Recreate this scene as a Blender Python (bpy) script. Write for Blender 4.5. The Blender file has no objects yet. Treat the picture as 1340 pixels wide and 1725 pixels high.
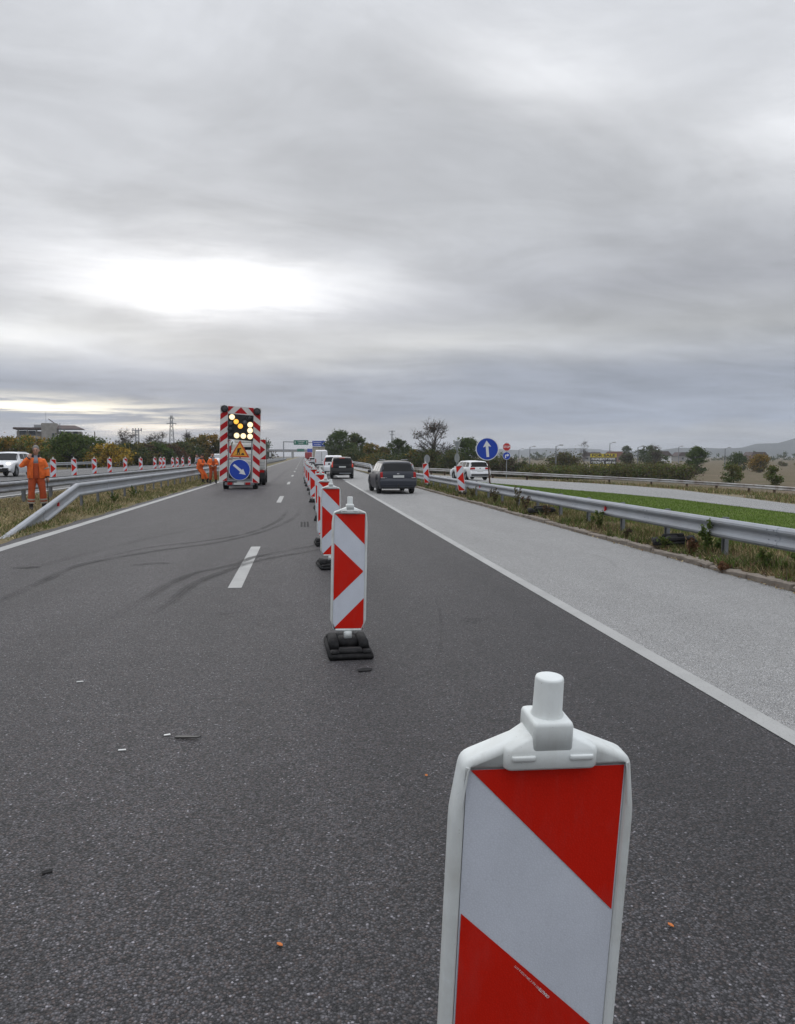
import bpy, bmesh, math, random
import numpy as np
from mathutils import Vector, Matrix, Euler
R = math.radians
random.seed(7); RNG = np.random.default_rng(7)
scene = bpy.context.scene
col = scene.collection

# ---------------------------------------------------------------- camera
CAM_H = 1.65
HAZE = 2.3e-4
cd = bpy.data.cameras.new('camera'); cam = bpy.data.objects.new('camera', cd); col.objects.link(cam)
cd.sensor_fit = 'HORIZONTAL'; cd.sensor_width = 36.0; cd.lens = 36.0
cd.clip_start = 0.05; cd.clip_end = 20000
cam.location = (0, 0, CAM_H)
cam.rotation_euler = (R(90 - 4.0127), 0, R(-6.7925))
scene.camera = cam
scene.render.resolution_x = 795; scene.render.resolution_y = 1024

# ---------------------------------------------------------------- light
SUN_AZ = -7.5     # degrees from +Y towards +X
SUN_EL = 11.0
def sky_dir(az, el):
    a, e = R(az), R(el)
    return Vector((math.sin(a)*math.cos(e), math.cos(a)*math.cos(e), math.sin(e)))
world = bpy.data.worlds.new('World'); scene.world = world; world.use_nodes = True
nt = world.node_tree; nt.nodes.clear()
class N:
    """small node helper"""
    def __init__(s, t): s.t = t
    def new(s, k, **kw):
        n = s.t.nodes.new(k)
        for a, b in kw.items(): setattr(n, a, b)
        return n
    def link(s, a, b): s.t.links.new(a, b)
    def put(s, sock, v):
        if hasattr(v, 'is_output') or hasattr(v, 'links'): s.link(v, sock)
        else: sock.default_value = v
    def math(s, op, a, b=0.0, c=None, clamp=False):
        n = s.new('ShaderNodeMath', operation=op, use_clamp=clamp)
        s.put(n.inputs[0], a); s.put(n.inputs[1], b)
        if c is not None: s.put(n.inputs[2], c)
        return n.outputs[0]
    def vmath(s, op, a, b=None):
        n = s.new('ShaderNodeVectorMath', operation=op)
        s.put(n.inputs[0], a)
        if b is not None: s.put(n.inputs[1], b)
        return n.outputs['Value'] if op in ('DOT_PRODUCT', 'LENGTH') else n.outputs[0]
    def noise(s, vec, scale, detail=4.0, rough=0.55, dist=0.0):
        n = s.new('ShaderNodeTexNoise')
        s.put(n.inputs['Vector'], vec); n.inputs['Scale'].default_value = scale
        n.inputs['Detail'].default_value = detail; n.inputs['Roughness'].default_value = rough
        n.inputs['Distortion'].default_value = dist
        return n.outputs['Fac']
    def vor(s, vec, scale, out='Color', feature='F1'):
        n = s.new('ShaderNodeTexVoronoi', feature=feature)
        s.put(n.inputs['Vector'], vec); n.inputs['Scale'].default_value = scale
        return n.outputs[out]
    def ramp(s, fac, stops, interp='LINEAR'):
        n = s.new('ShaderNodeValToRGB'); s.put(n.inputs[0], fac)
        e = n.color_ramp.elements; n.color_ramp.interpolation = interp
        while len(e) < len(stops): e.new(0.5)
        for el, (p, c) in zip(e, stops):
            el.position = p
            if not isinstance(c, (tuple, list)): c = (c, c, c)
            el.color = tuple(c[:3]) + (1,)
        return n.outputs[0]
    def mix(s, fac, a, b, blend='MIX'):
        n = s.new('ShaderNodeMix', data_type='RGBA', blend_type=blend)
        s.put(n.inputs['Factor'], fac)
        for sock, v in ((n.inputs[6], a), (n.inputs[7], b)):
            if isinstance(v, (tuple, list)): v = tuple(v[:3]) + (1,)
            s.put(sock, v)
        return n.outputs[2]
    def mapping(s, vec, scale=(1,1,1), loc=(0,0,0), rot=(0,0,0)):
        n = s.new('ShaderNodeMapping'); s.put(n.inputs[0], vec)
        n.inputs['Scale'].default_value = scale; n.inputs['Location'].default_value = loc; n.inputs['Rotation'].default_value = rot
        return n.outputs[0]

def build_sky():
    g = N(nt)
    d = g.new('ShaderNodeTexCoord').outputs['Generated']
    sep = g.new('ShaderNodeSeparateXYZ'); g.link(d, sep.inputs[0])
    z = g.math('MAXIMUM', sep.outputs[2], 0.0)
    zz = g.math('ADD', z, 0.13)
    cu = g.math('DIVIDE', sep.outputs[0], zz); cv = g.math('DIVIDE', sep.outputs[1], zz)
    cmb = g.new('ShaderNodeCombineXYZ'); g.link(cu, cmb.inputs[0]); g.link(cv, cmb.inputs[1])
    cloud = cmb.outputs[0]
    def contrast(n, lo, hi): return g.ramp(n, [(lo, 0.0), (hi, 1.0)], 'EASE')
    n1 = contrast(g.noise(g.mapping(cloud, (1.0, 0.8, 1), (3.1, 1.7, 0), (0, 0, R(25))), 0.75, 6, 0.52, 0.5), .30, .72)
    n2 = contrast(g.noise(g.mapping(g.mapping(cloud, (1, 1, 1), (0, 0, 0), (0, 0, R(62))), (1.0, 0.30, 1), (9.2, 4.0, 0)), 2.4, 9, 0.62, 0.7), .30, .72)
    n3 = contrast(g.noise(g.mapping(cloud, (0.85, 1.25, 1), (1.2, 7.0, 0), (0, 0, R(-15))), 1.7, 9, 0.60, 0.6), .30, .72)
    hs = contrast(g.noise(g.mapping(d, (3.2, 3.2, 34.0), (2.3, .4, 1.0)), 1.0, 7, 0.6, 0.5), .32, .70)     # level streaks low in the sky
    # elevation, warped a little by the cloud noise
    ele = g.math('ADD', z, g.math('MULTIPLY', g.math('SUBTRACT', n1, 0.5), 0.030))
    base = g.ramp(ele, [(0.0, (.40, .435, .50)), (0.022, (.45, .475, .52)), (0.050, (.325, .37, .46)), (0.092, (.36, .395, .47)),
                        (0.135, (.50, .515, .535)), (0.19, (.42, .435, .475)), (0.28, (.47, .485, .515)), (0.40, (.50, .515, .545)), (1.0, (.50, .515, .545))])
    low = g.ramp(z, [(0.06, 1.0), (0.20, 0.0)])
    tex = g.math('ADD', g.math('MULTIPLY', n1, 0.22), g.math('ADD', g.math('MULTIPLY', n2, 0.10), g.math('MULTIPLY', n3, 0.22)))
    m = g.math('ADD', 0.76, g.math('ADD', tex, g.math('MULTIPLY', g.math('MULTIPLY', g.math('SUBTRACT', hs, 0.5), low), 0.14)))
    base = g.mix(1.0, base, m, 'MULTIPLY')
    # overcast luminance rises towards the zenith
    zen = g.math('ADD', 1.0, g.math('MULTIPLY', g.math('POWER', z, 3.0), ZENITH))
    base = g.mix(1.0, base, zen, 'MULTIPLY')
    out = base
    wsoft = g.math('SUBTRACT', g.noise(g.mapping(d, (2.6, 2.6, 13.0), (5.3, 1.0, 2.0)), 1.0, 8, 0.62, 0.6), 0.5)
    wfine = g.math('SUBTRACT', g.noise(g.mapping(d, (7.0, 7.0, 46.0), (1.3, 4.0, .7)), 1.0, 6, 0.62, 0.4), 0.5)
    warp = g.math('MULTIPLY', g.math('SUBTRACT', n2, 0.5), 0.5)
    warp1 = g.math('ADD', g.math('MULTIPLY', wsoft, 3.4), g.math('MULTIPLY', wfine, 1.6))
    def blob(az, el, wa, wb, color, amp, tilt=0.0, wamt=1.0, streak=False, flat=1.0):
        """patch of brighter cloud; flat > 1 sharpens its lower rim"""
        nonlocal out
        s = sky_dir(az, el); h = Vector((math.cos(R(az)), -math.sin(R(az)), 0)); v = h.cross(s)
        c, sn = math.cos(R(tilt)), math.sin(R(tilt))
        h2 = h*c + v*sn; v2 = v*c - h*sn
        a = g.math('DIVIDE', g.vmath('DOT_PRODUCT', d, tuple(h2)), math.tan(R(wa)))
        b = g.math('DIVIDE', g.vmath('DOT_PRODUCT', d, tuple(v2)), math.tan(R(wb)))
        b = g.math('ADD', b, g.math('MULTIPLY', warp1, wamt*0.45)); a = g.math('ADD', a, g.math('MULTIPLY', warp, wamt*0.6))
        if flat != 1.0:
            neg = g.math('MULTIPLY', g.math('MINIMUM', b, 0.0), flat); b = g.math('ADD', g.math('MAXIMUM', b, 0.0), neg)
        q = g.math('ADD', g.math('MULTIPLY', a, a), g.math('MULTIPLY', b, b))
        front = g.math('GREATER_THAN', g.vmath('DOT_PRODUCT', d, tuple(s)), 0.0)
        e = g.math('MULTIPLY', g.math('EXPONENT', g.math('MULTIPLY', q, -1.0)), front)
        if streak:
            st = g.noise(g.mapping(d, (5.0, 5.0, 75.0), (0.6, 2.0, 0.0)), 1.0, 5, 0.6, 0.4)
            st = g.ramp(st, [(0.44, 0.0), (0.60, 1.0)])
            e = g.math('MULTIPLY', e, st)
        e = g.math('MULTIPLY', e, amp)
        out = g.mix(1.0, out, g.mix(1.0, color, e, 'MULTIPLY'), 'ADD')
    blob(SUN_AZ + 1.2, SUN_EL + .1, 9.0, 2.3, (1.0, .995, .985), .80, 0, 1.0, flat=1.4)            # veiled sun behind the cloud
    blob(SUN_AZ - 1.5, SUN_EL + .9, 17, 4.4, (1.0, .99, .97), .22, 0, 1.0)
    blob(SUN_AZ - 9, SUN_EL - 3.6, 8, 1.5, (1.0, .985, .95), .36, -5, 1.0)
    blob(16.5, 24.5, 7.5, 2.6, (1, 1, 1), .28, -12, 1.0)
    blob(34, 19.5, 8, 2.6, (1, 1, 1), .26, 0, 1.0)
    blob(11, 7.9, 14, 0.9, (1, .98, .93), .17, -3, 0.8)
    blob(-22, 18.0, 8, 1.8, (1, 1, 1), .12, -25, 1.0)
    blob(-21, 13.0, 7, 1.6, (1, .99, .97), .12, -10, 1.0)
    blob(-18, 3.0, 9.5, 0.8, (1.0, .87, .58), 1.7, -1.5, 0.30, True)
    blob(-11, 1.9, 7, 0.4, (1.0, .84, .64), 1.0, 0, 0.25, True)
    nis = g.new('ShaderNodeTexSky', sky_type='NISHITA'); nis.sun_disc = False
    nis.sun_elevation = R(SUN_EL); nis.sun_rotation = R(SUN_AZ)
    blue = g.mix(1.0, nis.outputs[0], (.08, .08, .08), 'MULTIPLY')
    fin = g.mix(0.985, blue, out)
    bg = g.new('ShaderNodeBackground'); g.link(fin, bg.inputs[0]); bg.inputs[1].default_value = SKY
    o = g.new('ShaderNodeOutputWorld'); g.link(bg.outputs[0], o.inputs[0])
ZENITH = 3.4
SKY = 1.0
build_sky()
sl = bpy.data.lights.new('sun', 'SUN'); so = bpy.data.objects.new('sun', sl); col.objects.link(so)
sl.energy = 0.5; sl.angle = R(40); sl.color = (1.0, .96, .90)
so.rotation_euler = (-sky_dir(SUN_AZ, SUN_EL)).to_track_quat('-Z', 'Y').to_euler()
scene.view_settings.view_transform = 'Standard'; scene.view_settings.look = 'None'
scene.view_settings.exposure = 0.0; scene.view_settings.gamma = 1.0
scene.view_settings.use_curve_mapping = False
scene.cycles.max_bounces = 6; scene.cycles.diffuse_bounces = 3; scene.cycles.glossy_bounces = 3
scene.cycles.transparent_max_bounces = 12; scene.cycles.volume_bounces = 0

# ---------------------------------------------------------------- helpers
class MB:
    """collects shapes into ONE mesh"""
    def __init__(s): s.v = []; s.f = []; s.m = []
    def add(s, vs, fs, mi=0):
        o = len(s.v); s.v.extend([tuple(x) for x in vs]); s.f.extend([tuple(i + o for i in f) for f in fs]); s.m.extend([mi]*len(fs)); return s
    def box(s, c, sz, mi=0, rot=None, taper=(1, 1)):
        hx, hy, hz = sz[0]/2, sz[1]/2, sz[2]/2; vs = []
        for k in (-1, 1):
            tx, ty = (taper if k > 0 else (1, 1))
            for a, b in ((-1, -1), (1, -1), (1, 1), (-1, 1)): vs.append(Vector((a*hx*tx, b*hy*ty, k*hz)))
        if rot is not None:
            M = Euler(rot).to_matrix(); vs = [M @ v for v in vs]
        vs = [v + Vector(c) for v in vs]
        return s.add(vs, [(3, 2, 1, 0), (4, 5, 6, 7), (0, 1, 5, 4), (1, 2, 6, 5), (2, 3, 7, 6), (3, 0, 4, 7)], mi)
    def cyl(s, p0, p1, r0, r1=None, n=10, mi=0, caps=True):
        r1 = r0 if r1 is None else r1
        p0, p1 = Vector(p0), Vector(p1); ax = (p1 - p0)
        if ax.length < 1e-6: return s
        ax.normalize(); t = Vector((0, 0, 1)) if abs(ax.z) < .9 else Vector((1, 0, 0))
        u = ax.cross(t).normalized(); w = ax.cross(u); vs = []
        for p, r in ((p0, r0), (p1, r1)):
            for i in range(n):
                a = 2*math.pi*i/n; vs.append(p + u*(r*math.cos(a)) + w*(r*math.sin(a)))
        fs = [(i, (i+1) % n, n + (i+1) % n, n + i) for i in range(n)]
        if caps: fs += [tuple(range(n-1, -1, -1)), tuple(range(n, 2*n))]
        return s.add(vs, fs, mi)
    def loft(s, rings, mi=0, caps=True, closed=True):
        n = len(rings[0]); vs = [p for r in rings for p in r]; fs = []
        for k in range(len(rings)-1):
            for i in range(n if closed else n-1):
                j = (i+1) % n; fs.append((k*n+i, k*n+j, (k+1)*n+j, (k+1)*n+i))
        if caps and closed: fs += [tuple(range(n-1, -1, -1)), tuple(range((len(rings)-1)*n, len(rings)*n))]
        return s.add(vs, fs, mi)
    def prism(s, poly, y0, y1, mi=0, M=None):
        """poly in (x,z), extruded along y"""
        a = [Vector((x, y0, z)) for x, z in poly]; b = [Vector((x, y1, z)) for x, z in poly]
        if M is not None: a = [M @ v for v in a]; b = [M @ v for v in b]
        n = len(poly)
        return s.add(a + b, [tuple(range(n)), tuple(range(2*n-1, n-1, -1))] + [(i, n+i, n+(i+1) % n, (i+1) % n) for i in range(n)], mi)
    def ell(s, c, r, n=10, m=8, mi=0, rot=None):
        vs = []; M = Euler(rot).to_matrix() if rot else Matrix.Identity(3)
        for k in range(1, m):
            t = math.pi*k/m
            for i in range(n):
                a = 2*math.pi*i/n
                vs.append(M @ Vector((r[0]*math.sin(t)*math.cos(a), r[1]*math.sin(t)*math.sin(a), -r[2]*math.cos(t))) + Vector(c))
        b = len(vs); vs += [M @ Vector((0, 0, -r[2])) + Vector(c), M @ Vector((0, 0, r[2])) + Vector(c)]
        fs = [(k*n+i, k*n+(i+1) % n, (k+1)*n+(i+1) % n, (k+1)*n+i) for k in range(m-2) for i in range(n)]
        fs += [(b, (i+1) % n, i) for i in range(n)] + [(b+1, (m-2)*n+i, (m-2)*n+(i+1) % n) for i in range(n)]
        return s.add(vs, fs, mi)
    def lathe(s, prof, n=16, c=(0, 0, 0), axis='z', mi=0):
        vs = []
        for r, h in prof:
            for i in range(n):
                a = 2*math.pi*i/n; x, y = r*math.cos(a), r*math.sin(a)
                p = (x, y, h) if axis == 'z' else ((h, x, y) if axis == 'x' else (x, h, y))
                vs.append(Vector(p) + Vector(c))
        fs = [(k*n+i, k*n+(i+1) % n, (k+1)*n+(i+1) % n, (k+1)*n+i) for k in range(len(prof)-1) for i in range(n)]
        return s.add(vs, fs, mi)
    def mesh(s, name, mats, smooth=False):
        me = bpy.data.meshes.new(name); me.from_pydata(s.v, [], s.f)
        for m in (mats if isinstance(mats, (list, tuple)) else [mats]): me.materials.append(m)
        if any(s.m): me.polygons.foreach_set('material_index', s.m)
        if smooth: me.polygons.foreach_set('use_smooth', [True]*len(me.polygons))
        me.update(); return me
    def build(s, name, mats, parent=None, smooth=False, bevel=0, seg=2, loc=None, rot=None, fix=True):
        me = s.mesh(name, mats, smooth)
        if fix:
            bm = bmesh.new(); bm.from_mesh(me); bmesh.ops.recalc_face_normals(bm, faces=bm.faces); bm.to_mesh(me); bm.free()
        return link(name, me, parent, loc, rot, bevel, seg, smooth)
def link(name, me, parent=None, loc=None, rot=None, bevel=0, seg=2, smooth=False):
    o = bpy.data.objects.new(name, me); col.objects.link(o)
    if parent is not None: o.parent = parent
    if loc is not None: o.location = loc
    if rot is not None: o.rotation_euler = rot
    if bevel:
        b = o.modifiers.new('bevel', 'BEVEL'); b.width = bevel; b.segments = seg; b.limit_method = 'ANGLE'; b.angle_limit = R(35)
    if smooth and bevel:
        for p in me.polygons: p.use_smooth = True
    return o
def tag(o, label, cat, group=None, kind=None):
    o['label'] = label
    if cat: o['category'] = cat
    if group: o['group'] = group
    if kind: o['kind'] = kind
    return o
def thing(name, label, cat, loc=(0, 0, 0), rotz=0.0, group=None, rot=None):
    o = bpy.data.objects.new(name, None); col.objects.link(o); o.empty_display_size = .2
    o.location = loc; o.rotation_euler = rot if rot else (0, 0, rotz)
    return tag(o, label, cat, group)
def struct(o, label=None):
    o['kind'] = 'structure'
    if label: o['label'] = label
    return o
KIDS = {}
def copy_tree(o, parent=None, **kw):
    c = o.copy(); col.objects.link(c)
    if parent is not None: c.parent = parent
    for k, v in kw.items(): setattr(c, k, v)
    for ch in list(o.children): copy_tree(ch, c)
    return c
def np_mesh(name, verts, faces, mats, midx=None):
    """fast mesh: verts (n,3), faces (m,k) all the same size"""
    me = bpy.data.meshes.new(name); nv, (nf, k) = len(verts), faces.shape
    me.vertices.add(nv); me.vertices.foreach_set('co', np.asarray(verts, np.float32).ravel())
    me.loops.add(nf*k); me.loops.foreach_set('vertex_index', faces.astype(np.int32).ravel())
    me.polygons.add(nf); me.polygons.foreach_set('loop_start', np.arange(0, nf*k, k, dtype=np.int32))
    for m in mats: me.materials.append(m)
    if midx is not None: me.polygons.foreach_set('material_index', np.asarray(midx, np.int32))
    me.update(calc_edges=True); return me
def text_mesh(body, size, bold=0.0, align='CENTER', extrude=0.0):
    c = bpy.data.curves.new('lettering', 'FONT'); c.body = body; c.size = size; c.align_x = align; c.align_y = 'CENTER'
    c.offset = bold; c.extrude = extrude; c.resolution_u = 3
    o = bpy.data.objects.new('lettering', c); col.objects.link(o)
    me = bpy.data.meshes.new_from_object(o.evaluated_get(bpy.context.evaluated_depsgraph_get()))
    bpy.data.objects.remove(o); bpy.data.curves.remove(c)
    return me
def lettering(body, size, m, parent, loc, rot=(R(90), 0, 0), bold=0.0, width=None, name='lettering'):
    me = text_mesh(body, size, bold); me.name = name; me.materials.clear(); me.materials.append(m)
    o = link(name, me, parent, loc, rot)
    if width:
        xs = [v.co.x for v in me.vertices]; w = max(xs)-min(xs)
        k = width/w
        for v in me.vertices: v.co.x *= k
    return o

# ---------------------------------------------------------------- terrain profile
ZX = [-3000, -30, -26, -24.2, -10.2, -9.3, -6.3, -5.75, -5.6, 2.9, 5.9, 6.0, 7.6, 45, 3000]
ZZ = [0.3, 0.3, 0.1, 0.3, 0.3, 0.27, 0.085, 0.0, 0, 0, 0, 0.07, 0.10, -1.8, -1.8]
def zt(x, y=0.0):
    z = float(np.interp(x, ZX, ZZ))
    dip = min(max((y-70)/100, 0), .5)*min(max((x-7.6)/2.4, 0), 1)*min(max((45-x)/15, 0), 1)
    return z - dip

# ---------------------------------------------------------------- materials
MATS = {}
def pmat(name, color, rough=0.6, metal=0.0, var=0.0, vscale=8.0, bump=0.0, bscale=60.0, coat=0.0, emit=None, estr=0.0, spec=0.5, dirt=None, dscale=3.0, damt=0.4, coords='Object'):
    if name in MATS: return MATS[name]
    m = bpy.data.materials.new(name); m.use_nodes = True; t = m.node_tree; g = N(t)
    b = t.nodes['Principled BSDF']
    b.inputs['Roughness'].default_value = rough; b.inputs['Metallic'].default_value = metal
    b.inputs['Specular IOR Level'].default_value = spec
    if coat: b.inputs['Coat Weight'].default_value = coat; b.inputs['Coat Roughness'].default_value = .06
    tc = g.new('ShaderNodeTexCoord').outputs['Object'] if coords == 'Object' else g.new('ShaderNodeNewGeometry').outputs['Position']
    c = tuple(color) + (1,)
    if var or dirt:
        n = g.noise(tc, vscale, 5, 0.6)
        lo = tuple(max(0, x*(1-var)) for x in color); hi = tuple(min(1, x*(1+var)) for x in color)
        cc = g.ramp(n, [(0.25, lo), (0.75, hi)])
        if dirt:
            k = g.noise(tc, dscale, 6, 0.65, 0.5)
            k = g.ramp(k, [(0.45, 0.0), (0.75, damt)])
            cc = g.mix(k, cc, dirt)
        g.link(cc, b.inputs['Base Color'])
    else: b.inputs['Base Color'].default_value = c
    if bump:
        bn = g.new('ShaderNodeBump'); bn.inputs['Strength'].default_value = bump; bn.inputs['Distance'].default_value = .01
        g.link(g.noise(tc, bscale, 4), bn.inputs['Height']); g.link(bn.outputs[0], b.inputs['Normal'])
    if emit is not None:
        b.inputs['Emission Color'].default_value = tuple(emit) + (1,); b.inputs['Emission Strength'].default_value = estr
    MATS[name] = m; return m

def asphalt(name, lo, mid, hi, tint, cell=150.0, bump=0.7, pale=0.035, patch=0.35, lanes=None, spec=.35, rough=.75):
    m = bpy.data.materials.new(name); m.use_nodes = True; g = N(m.node_tree); b = m.node_tree.nodes['Principled BSDF']
    pos = g.new('ShaderNodeNewGeometry').outputs['Position']
    wob = g.new('ShaderNodeTexNoise'); g.link(pos, wob.inputs['Vector']); wob.inputs['Scale'].default_value = cell*.6; wob.inputs['Detail'].default_value = 2
    p2 = g.vmath('ADD', pos, g.mapping(wob.outputs['Color'], (.006, .006, .006), (-.003, -.003, -.003)))
    v = g.new('ShaderNodeTexVoronoi'); g.link(p2, v.inputs['Vector']); v.inputs['Scale'].default_value = cell
    sp = g.new('ShaderNodeSeparateColor'); g.link(v.outputs['Color'], sp.inputs[0])
    stone = g.ramp(sp.outputs[0], [(0.0, lo), (0.45, mid), (0.8, hi), (1.0, tuple(x*1.5 for x in hi))])
    stone = g.mix(g.math('GREATER_THAN', sp.outputs[1], 1-pale), stone, tuple(min(.5, x*3.2) for x in hi))
    stone = g.mix(g.math('MULTIPLY', g.math('GREATER_THAN', sp.outputs[2], .80), .55), stone, tint)
    gap = g.ramp(v.outputs['Distance'], [(0.25, 1.0), (0.75, .30)])
    c = g.mix(1.0, stone, gap, 'MULTIPLY')
    # worn bands and patches with shapes of their own
    big = g.noise(g.mapping(pos, (1.2, .16, 1)), 1.0, 5, .6, .3); mid_n = g.noise(pos, 2.2, 5, .6, .4); fine = g.noise(pos, 26.0, 3, .6)
    k = g.math('ADD', g.math('ADD', g.math('MULTIPLY', big, .5*patch*2), g.math('MULTIPLY', mid_n, .35*patch*2)), g.math('MULTIPLY', fine, .5*patch))
    k = g.math('ADD', k, 1.0 - .55*patch*2)
    c = g.mix(1.0, c, k, 'MULTIPLY')
    if lanes:      # older greyed lane and newer black lane, seam where the paver stopped
        sx = g.new('ShaderNodeSeparateXYZ'); g.link(pos, sx.inputs[0])
        u = g.math('ADD', sx.outputs[0], g.math('MULTIPLY', g.math('SUBTRACT', mid_n, .5), .35))
        lf = g.ramp(g.math('ADD', g.math('MULTIPLY', u, .1), .6), [(0.0, lanes[0]*.95), (.15, lanes[0]), (.22, lanes[0]*.90), (.38, lanes[0]*1.04), (.46, lanes[0]*.90), (.60, lanes[0]*.93), (.66, lanes[1]), (.74, lanes[1]*1.10), (.80, lanes[1]*.92), (1.0, lanes[1])])
        c = g.mix(1.0, c, lf, 'MULTIPLY')
    g.link(c, b.inputs['Base Color'])
    b.inputs['Roughness'].default_value = rough; b.inputs['Specular IOR Level'].default_value = spec
    bn = g.new('ShaderNodeBump'); bn.inputs['Strength'].default_value = bump; bn.inputs['Distance'].default_value = .006
    hgt = g.math('ADD', g.math('MULTIPLY', v.outputs['Distance'], -1.0), g.math('MULTIPLY', sp.outputs[1], .5))
    g.link(hgt, bn.inputs['Height']); g.link(bn.outputs[0], b.inputs['Normal'])
    return m

M_asphalt = asphalt('dark_asphalt', (.0075, .0072, .009), (.034, .0325, .0365), (.090, .086, .094), (.088, .064, .058), 108.0, 1.0, .014, .9, (1.22, .86), .42, .66)
M_pale = asphalt('pale_asphalt', (.24, .24, .24), (.35, .35, .35), (.43, .43, .425), (.31, .29, .26), 150.0, .35, .0, .32)
M_opp = asphalt('grey_asphalt', (.08, .08, .085), (.12, .12, .125), (.16, .16, .16), (.14, .13, .12), 90.0, .2, .01, .2)

def paint_mat(name, color, wear=.35, alpha=True):
    m = bpy.data.materials.new(name); m.use_nodes = True; g = N(m.node_tree); b = m.node_tree.nodes['Principled BSDF']
    pos = g.new('ShaderNodeNewGeometry').outputs['Position']
    n = g.noise(pos, 1.6, 6, .65, .3); f = g.noise(pos, 120.0, 3, .6)
    cc = g.mix(g.ramp(n, [(.35, 0.0), (.75, wear)]), color, tuple(x*.5 for x in color))
    g.link(g.mix(g.ramp(f, [(.45, 0.0), (.7, .35)]), cc, (.16, .155, .15)), b.inputs['Base Color'])
    b.inputs['Roughness'].default_value = .7
    bn = g.new('ShaderNodeBump'); bn.inputs['Strength'].default_value = .4; bn.inputs['Distance'].default_value = .005
    g.link(f, bn.inputs['Height']); g.link(bn.outputs[0], b.inputs['Normal'])
    if alpha:
        a = g.ramp(g.noise(pos, 70.0, 4, .7), [(.28, 0.0), (.36, 1.0)])
        g.link(a, b.inputs['Alpha'])
    return m
M_line = paint_mat('road_paint', (.38, .38, .37), .55)
def rubber_mark(name, density, ragged):
    m = bpy.data.materials.new(name); m.use_nodes = True; g = N(m.node_tree); b = m.node_tree.nodes['Principled BSDF']
    b.inputs['Base Color'].default_value = (.022, .021, .022, 1); b.inputs['Roughness'].default_value = .75
    uv = g.new('ShaderNodeAttribute', attribute_name='across').outputs['Fac']
    edge = g.ramp(g.math('ABSOLUTE', uv), [(.35, 1.0), (1.0, 0.0)])
    edge = g.math('MULTIPLY', edge, g.math('ADD', .70, g.math('MULTIPLY', g.math('SINE', g.math('MULTIPLY', uv, 13.0)), .30)))
    pos = g.new('ShaderNodeNewGeometry').outputs['Position']
    n = g.ramp(g.noise(pos, 60.0, 4, .7), [(.35, .25), (.65, 1.0)]); w = g.ramp(g.noise(pos, ragged, 4, .6), [(.3, .15), (.65, 1.0)])
    fade = g.new('ShaderNodeAttribute', attribute_name='fade').outputs['Fac']
    g.link(g.math('MULTIPLY', g.math('MULTIPLY', g.math('MULTIPLY', g.math('MULTIPLY', edge, n), w), fade), density), b.inputs['Alpha'])
    return m
M_skid = rubber_mark('tyre_rubber_mark', 1.6, 1.4); M_skid2 = rubber_mark('faint_rubber_mark', .34, 1.1)

def ground_mat(name, c1, c2, c3, s1=.35, s2=6.0, bump=.5, stretch=(1, 1, 1), detail_scale=40.0):
    m = bpy.data.materials.new(name); m.use_nodes = True; g = N(m.node_tree); b = m.node_tree.nodes['Principled BSDF']
    pos = g.new('ShaderNodeNewGeometry').outputs['Position']
    a = g.ramp(g.noise(g.mapping(pos, stretch), s1, 6, .62, .4), [(.38, 0.0), (.62, 1.0)])
    bb = g.ramp(g.noise(pos, s2, 6, .65, .3), [(.40, 0.0), (.68, 1.0)])
    c = g.mix(bb, g.mix(a, c1, c2), c3)
    f = g.ramp(g.noise(pos, detail_scale, 4, .7), [(.25, .55), (.75, 1.35)])
    g.link(g.mix(1.0, c, f, 'MULTIPLY'), b.inputs['Base Color']); b.inputs['Roughness'].default_value = .95; b.inputs['Specular IOR Level'].default_value = .1
    bn = g.new('ShaderNodeBump'); bn.inputs['Strength'].default_value = bump; bn.inputs['Distance'].default_value = .05
    g.link(g.noise(pos, detail_scale*.6, 5, .7), bn.inputs['Height']); g.link(bn.outputs[0], b.inputs['Normal'])
    return m
M_field = ground_mat('dry_field', (.168, .126, .092), (.13, .103, .068), (.088, .084, .042), .035, .25, .3, (.35, 1.6, 1), 3.0)
M_median = ground_mat('dry_verge_soil', (.27, .22, .13), (.16, .145, .065), (.12, .10, .06), .9, 7.0, .8)
M_verge = ground_mat('weedy_verge_soil', (.13, .10, .06), (.09, .09, .035), (.17, .135, .08), 1.2, 6.0, .9)
M_lawn = ground_mat('mown_lawn', (.075, .125, .022), (.125, .175, .034), (.095, .115, .030), .5, 3.0, .7, (.4, 1, 1), 30.0)
M_dirt = ground_mat('stony_dirt', (.20, .16, .105), (.10, .095, .045), (.30, .26, .20), .6, 4.0, .8)
M_hill = pmat('hill_scrub', (.055, .062, .06), .95, var=.35, vscale=.006, coords='World', spec=.05)

def leaf_mat(name, c, trans=.35, var=.35):
    m = bpy.data.materials.new(name); m.use_nodes = True; g = N(m.node_tree); t = m.node_tree
    b = t.nodes['Principled BSDF']; b.inputs['Roughness'].default_value = .65; b.inputs['Specular IOR Level'].default_value = .25
    isl = g.new('ShaderNodeNewGeometry')
    cc = g.ramp(isl.outputs['Random Per Island'], [(0, tuple(x*(1-var) for x in c)), (1, tuple(min(1, x*(1+var)) for x in c))])
    g.link(cc, b.inputs['Base Color'])
    tr = g.new('ShaderNodeBsdfTranslucent'); g.link(cc, tr.inputs[0])
    mx = g.new('ShaderNodeMixShader'); mx.inputs[0].default_value = trans
    g.link(b.outputs[0], mx.inputs[1]); g.link(tr.outputs[0], mx.inputs[2])
    g.link(mx.outputs[0], t.nodes['Material Output'].inputs[0])
    return m
L_dark = leaf_mat('leaf_dark_green', (.060, .084, .029)); L_green = leaf_mat('leaf_green', (.090, .135, .028)); L_olive = leaf_mat('leaf_olive', (.125, .115, .032))
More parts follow.
